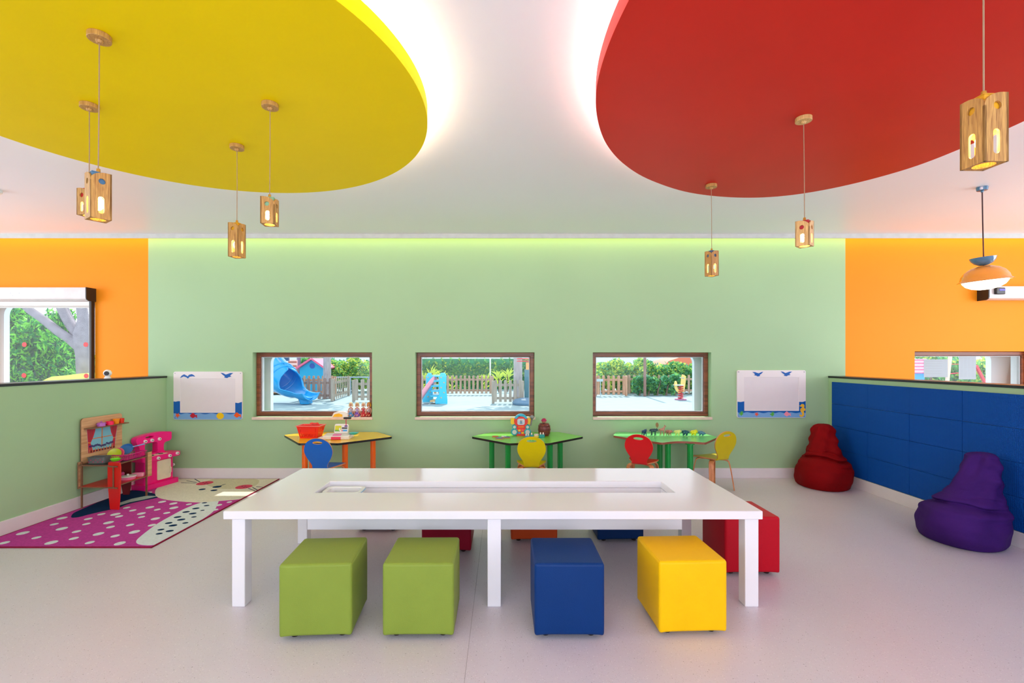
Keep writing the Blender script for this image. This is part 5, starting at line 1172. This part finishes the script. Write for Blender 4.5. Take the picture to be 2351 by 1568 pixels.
for idx in (13, 15):
    p = pth[idx]; tg = (pth[idx + 1] - pth[idx - 1]).normalized(); s_ = tg.cross(Z).normalized(); un = s_.cross(tg)
    b = B(); b.tube([p + (s_ * math.sin(a) + un * math.cos(a)) * (.475) for a in [2 * PI * k / 32 for k in range(32)]], .035, 8, closed=True); b.build('flange', M_sl, e, True)
c = at(700, 915, 14.95); b = B(); b.prism([[(-.34, .34), (.24, .20), (.14, .12), (.16, 0), (-.12, 0), (-.16, .14)]], (c.x, 14.85, 0), X, Z, Y, .35); b.build('foot', M_sl, e, True, bevel=.03)
# tower behind the slide top
b = B(); x = chx(655, 18.5); b.box(x - .12, x + .12, 18.5, 18.6, 1.36, 1.6); tag(b.build('control_box', PC('dark_blue_box', (50, 90, 130))), 'dark blue box above the slide tube', 'box')
# playhouse
e = empty('playhouse', (chx(716, 19.5), 19.6, 0), 'cyan plastic playhouse with pink gable roof in the left window', 'playhouse')
p0 = at(688, 845, 19.4); p1 = at(744, 845, 19.4); ap = at(717, 826, 19.4)
b = B(); b.prism([[(p0.x, 0), (p1.x, 0), (p1.x, p1.z), (ap.x, ap.z), (p0.x, p0.z)]], (0, 19.4, 0), X, Z, Y, 1.0); b.build('walls', PC('playhouse_cyan', (30, 172, 220)), e, True)
for q in (p0, p1):
    b = B(); dv = (Vector((q.x, 0, q.z)) - Vector((ap.x, 0, ap.z))); dv = dv * 1.16; nn = Vector((-dv.z, 0, dv.x)).normalized(); nn = nn if nn.z > 0 else -nn
    A_ = Vector((ap.x, 19.25, ap.z + .01)); b.prism([[(0, 0), (dv.length, 0), (dv.length, .07), (0, .07)]], A_, dv.normalized(), nn, Y, 1.3); b.build('roof', PC('playhouse_pink', (246, 110, 150)), e, True)
b = B(); cc = at(717, 840, 19.4); b.cyl((cc.x, 19.385, cc.z), (cc.x, 19.40, cc.z), .11, n=24); b.build('round_window', PC('window_blue', (40, 90, 180)), e, True)
# pipe rail behind bushes
b = B(); b.cyl(at(762, 866, 18.8), at(848, 866, 18.8), .025, n=8); 
for px in (764, 805, 846): b.cyl(at(px, 866, 18.8), (at(px, 866, 18.8).x, 18.8, 0), .022, n=8)
tag(b.build('pipe_railing', PC('pipe_grey', (150, 170, 190))), 'grey blue pipe railing in front of the bushes in the left window', 'railing')

# childrens slide in the middle window
dS = 15.0; e = empty('childrens_slide', (chx(1010, dS), dS, 0), 'small childrens slide with cyan ladder sides and a pink chute', 'slide')
M_cy = mat('cyan_plastic', (60, 196, 232), 0.3, 0.5, var=0.02); M_pn = mat('pale_pink_plastic', (236, 160, 176), 0.3, 0.5, var=0.02)
def zz(x, y): return (930 + x / 7.128, 790 + y / 7.128)
for (xa, xb, dd) in ((342, 452, 15.6), (552, 682, 15.0)):
    A_ = at(*zz(xa, 470), dd); C_ = at(*zz(xb, 470), dd); w_ = C_.x - A_.x; zt = A_.z
    b = B(); b.prism([[(-.12, 0), (w_ + .02, 0), (w_ + .02, .12), (w_ - .02, .5), (w_ - .01, zt - .1), (w_ - .06, zt), (.06, zt), (.0, zt - .12), (0.0, .3), (-.12, .12)]], (A_.x, dd, .0), X, Z, Y, .06); pn = b.build('ladder_side', M_cy, e, True, bevel=.02)
    b = B()
    for k in range(5): b.ball((A_.x + w_ * (.3 + .35 * (k % 2)), dd - .004, zt - .15 - k * .16), .022, .01, .022, 8)
    b.build('star_decoration', PC('deco_orange', (220, 180, 120)), pn, True)
for k in range(6):
    z = .06 + k * .16; c0_ = at(*zz(400 + k * 6, 900), 15.0).x; c1_ = at(*zz(565, 900), 15.0).x
    b = B(); b.box(c0_, c1_, 15.06, 15.6, z, z + .05); b.build('step', PC('step_orange', (236, 190, 130)) if k == 0 else M_cy, e, True, bevel=.01)
a1 = at(*zz(500, 590), 15.3); a2 = at(*zz(230, 960), 15.0)
b = B()
n = 10
sec = [(-.24, .16), (-.22, .0), (-.18, -.03), (.18, -.03), (.22, .0), (.24, .16)]
rings = []
for i in range(n + 1):
    t = i / n; p = a1.lerp(a2, t) + Z * (.04 * math.sin(PI * t)); p.x = a1.x + (a2.x - a1.x) * t
    rings.append([b.v(p + Y * s_[0] + Z * s_[1]) for s_ in sec])
for A_, Q_ in zip(rings, rings[1:]):
    for k in range(len(sec) - 1): b.f([A_[k], A_[k + 1], Q_[k + 1], Q_[k]])
o = b.build('slide_chute', M_pn, e, True); sm = o.modifiers.new('solid', 'SOLIDIFY'); sm.thickness = .035
# basketball stand at the right edge
e = empty('basketball_stand', (chx(1208, 15.6), 15.6, 0), 'dark teal pole on a round blue grey base at the right of the middle window', 'basketball stand')
x = chx(1209, 15.6); b = B(); b.lathe([(0, 0), (.42, 0), (.44, .06), (.36, .16), (.18, .20), (0, .2)], (x - .05, 14.9, 0), 32); b.build('base', mat('base_blue_grey', (96, 130, 158), .5), e, True)
b = B(); b.box(x - .07, x + .10, 15.55, 15.7, 0, 1.08); b.build('pole', PC('pole_teal', (70, 120, 134)), e, True, bevel=.01)
b = B(); b.box(x - .02, x + .12, 15.56, 15.66, 1.08, 1.32); b.build('upper_pole', PC('pole_orange', (246, 170, 100)), e, True); b = B()
for z in (1.36, 1.44): b.tube([(x - .12 + .2 * math.cos(a), 15.5 + .2 * math.sin(a), z) for a in [2 * PI * k / 20 for k in range(20)]], .02, 6, closed=True)
b.build('ring', PC('ring_red', (226, 60, 60)), e, True)

# spring rider (seahorse) in the right window
dR = 16.6
def z3(x, y): return (1340 + x / 7.347, 790 + y / 7.347)
cR = at(*z3(1635, 900), dR); e = empty('spring_rider', (cR.x, dR, 0), 'yellow seahorse shaped spring rider on a red coil spring', 'spring rider')
b = B(); rr = .085; b.tube([(cR.x + rr * math.cos(a), dR + rr * math.sin(a), .03 + a / (2 * PI) * .075) for a in [k * PI / 8 for k in range(96)]], .017, 7); b.build('spring', mat('spring_red', (206, 30, 50), .3), e, True)
b = B(); b.cyl((cR.x, dR, 0), (cR.x, dR, .03), .2, n=28); b.build('base_plate', PC('plate_pink', (190, 120, 160)), e, True)
body = [(1560, 620), (1575, 660), (1575, 720), (1600, 770), (1640, 780), (1640, 640), (1648, 560), (1660, 510), (1690, 520), (1725, 545), (1720, 580), (1718, 640), (1705, 720), (1690, 800), (1660, 830), (1600, 825), (1560, 790), (1535, 740), (1525, 680), (1535, 630)]
def q3(p): v = at(*z3(*p), dR); return (v.x, v.z)
b = B(); b.prism([[q3(p) for p in body]], (0, dR - .03, 0), X, Z, Y, .06); b.build('seahorse_body', mat('rider_yellow', (238, 206, 120), .4), e, True, bevel=.008)
b = B(); p = at(*z3(1590, 690), dR); b.box(p.x - .13, p.x + .16, dR - .14, dR + .14, p.z - .012, p.z + .012); b.build('seat', M_pwhite, e, True, bevel=.006)
b = B(); p = at(*z3(1680, 815), dR); b.cyl((p.x - .05, dR - .2, p.z), (p.x - .05, dR + .2, p.z), .018, n=8); b.box(p.x - .1, p.x + .18, dR - .03, dR + .03, p.z - .012, p.z + .012); b.build('foot_rest', PC('rest_grey', (150, 170, 180)), e, True)
b = B(); p = at(*z3(1655, 570), dR); b.cyl((p.x, dR - .18, p.z), (p.x, dR + .18, p.z), .016, n=8); b.build('handle_bar', PC('rest_grey', (150, 170, 180)), e, True)
# small grey sign by the gate, and roof behind the hedge
b = B(); p = at(*z3(275, 610), 18.0); b.box(p.x - .12, p.x + .12, 18.0, 18.03, p.z - .05, p.z + .05); b.box(p.x + .01, p.x + .035, 18.0, 18.03, 0, p.z - .05); tag(b.build('gate_sign', PC('sign_grey', (180, 196, 200))), 'small grey sign on a thin post by the picket gate', 'sign')
b = B(); p = at(1535, 829, 30); q = at(1600, 829, 30); t_ = at(1575, 820, 30); b.prism([[(p.x - .3, 1.0), (q.x + .3, 1.0), (q.x + .3, q.z), (t_.x, t_.z + .12), (p.x, p.z)]], (0, 30, 0), X, Z, Y, 3); tag(b.build('house_roof', PC('roof_orange', (236, 130, 96))), 'orange tiled house roof far behind the hedge', 'roof')
b = B()
b.box(-40, 40, 42, 43, 0, 1.7); tag(b.build('boundary_wall', PC('far_wall', (226, 228, 232))), 'long pale wall far behind the playground', 'wall')

# tree outside the left orange window
e = empty('broad_tree', (chx(196, 9.0), 9.0, 0), 'grey trunked tree with forking branches outside the large left window', 'tree')
def lt(x, y, d=9.0): return tuple(at(x / 4.355, 540 + y / 4.355, d))
M_bk = mat('silver_bark', (140, 134, 144), 0.85, 0.2, var=0.2, scale=9, bump=.8, bscale=16)
b = B(); x0_ = lt(840, 1100)[0]
b.tube([(x0_ + .05, 9.0, 0), lt(845, 1400), lt(835, 1200), lt(825, 1080), lt(820, 980), lt(835, 850), lt(815, 700), lt(800, 600)], [.15, .12, .12, .14, .13, .09, .085, .08], 14)
b.tube([lt(800, 1110), lt(700, 1040), lt(580, 960), lt(430, 840), lt(300, 750), lt(180, 640), lt(60, 520)], [.11, .085, .08, .075, .07, .065, .06], 12)
b.tube([lt(800, 1010, 9.1), lt(720, 920, 9.1), lt(660, 820, 9.1), lt(600, 700, 9.1), lt(540, 560, 9.1)], [.10, .085, .08, .075, .07], 12)
b.tube([lt(760, 940, 9.2), lt(700, 820, 9.2), lt(640, 690, 9.2), lt(600, 560, 9.2)], [.05, .05, .045, .04], 10)
b.build('trunk', M_bk, e, True, smooth=70)
def shrub_thuja(px0, px1, py0, d, n, seed, label):
    p = at(px0, py0, d); q = at(px1, py0, d); ee = empty('conifer_bush', ((p.x + q.x) / 2, d, 0), label, 'conifer', 'conifers outside the left window')
    W_ = q.x - p.x; H_ = p.z; rnd = random.Random(seed); bl = [((p.x + q.x) / 2, d, H_ * .48, W_ * .5, .55, H_ * .52)]
    for k in range(14): bl.append((p.x + W_ * rnd.uniform(.05, .95), d - rnd.uniform(.2, .5), H_ * rnd.uniform(.1, .98), W_ * .16, .25, .20))
    foliage('foliage', bl, int(n * 2.6), .05, seed, [(leafmat('thuja_a%d' % seed, (124, 212, 66)), .42), (leafmat('thuja_b%d' % seed, (34, 140, 62)), .34), (leafmat('thuja_c%d' % seed, (12, 72, 44)), .28)], ee, elong=2.8, up=1.0, shell=.35)
    b = B(); b.cyl(((p.x + q.x) / 2, d, 0), ((p.x + q.x) / 2, d, H_ * .8), .06, .02, 10); b.build('stem', MATS['stem_wood'], ee, True)
shrub_thuja(-20, 95, 690, 11.2, 5200, 21, 'bright green conifer at the left of the large left window')
shrub_thuja(80, 200, 715, 12.6, 5200, 22, 'dark green conifer behind the forking tree trunk')
shrub_thuja(30, 150, 730, 10.0, 4200, 23, 'conifer standing in the middle in front of its two neighbours')
b = B(); pc = at(165, 868, 8.6); b.prism([[(p.x, p.y) for p in spline([(-.50, -.10), (-.3, .02), (-.05, .05), (.36, .09), (.36, .0), (.1, -.02), (-.2, -.08)], 5)]], (pc.x, 8.5, pc.z), X, Z, Y, .5); b.box(pc.x + .1, pc.x + .16, 8.6, 8.7, 0, pc.z)
tag(b.build('yellow_slide_top', PC('slide_yellow', (220, 226, 90)), bevel=.01), 'curved pale yellow play equipment top below the tree', 'play equipment')

# outside the right orange window
e = empty('playhouse', (chx(2108, 9), 9.3, 0), 'playhouse with pink tiled roof and blue windows outside the right window', 'playhouse')
p = at(2070, 826, 9); q = at(2122, 857, 9)
b = B(); b.prism([[(p.x, q.z), (at(2135, 0, 9).x, q.z), (at(2128, 0, 9).x, p.z + .02), (p.x, p.z)]], (0, 9, 0), X, Z, Y, .06); b.build('roof', PC('roof_pale_pink', (246, 190, 214)), e, True); b = B()
for k in range(5): b.box(p.x, at(2133, 0, 9).x, 8.985, 9.0, q.z + k * .062, q.z + k * .062 + .012)
b.build('roof_tile_lines', PC('roof_pink_line', (226, 30, 110)), e, True)
b = B(); b.box(p.x, q.x + .05, 9.05, 9.6, 0, q.z); b.build('walls', PC('house_blue', (60, 160, 224)), e, True)
bush(2176, 2202, 815, 885, 9.6, 'green shrub between the two paper sheets', 900, .06, gb_, 31, nb=2, name='garden_shrub', dep=.3)
bush(2236, 2282, 818, 885, 9.8, 'leafy shrub right of the printed table sheet', 1100, .06, yb, 32, nb=2, name='garden_shrub', dep=.3)
bush(2120, 2180, 806, 824, 13, 'pale green tree top above the landscape sheet', 600, .09, yb, 33, nb=2, name='garden_shrub', dep=.3)
b = B()
for (a_, c_) in (((2182, 815), (2174, 880)), ((2240, 838), (2262, 880))):
    P_ = at(*a_, 9.2); Q_ = at(*c_, 9.2); b.strip([P_, Q_], .05, .04, (1, 0, 0), mi=0 if a_[0] < 2200 else 1)
b.strip([at(2160, 836, 9.3), at(2205, 836, 9.3)], .012, .03, (0, 0, 1), mi=1); b.strip([at(2160, 860, 9.3), at(2200, 856, 9.3)], .016, .03, (0, 0, 1), mi=1)
P_ = at(2262, 880, 9.2); b.strip([P_, (P_.x, 9.2, 0)], .05, .04, (1, 0, 0), mi=1); P_ = at(2174, 880, 9.2); b.strip([P_, (P_.x, 9.2, 0)], .05, .04, (1, 0, 0), mi=0)
tag(b.build('swing_frame', [PC('frame_tan', (236, 200, 176)), PC('frame_red', (226, 50, 66))]), 'tan and red swing frame outside the right window', 'swing')
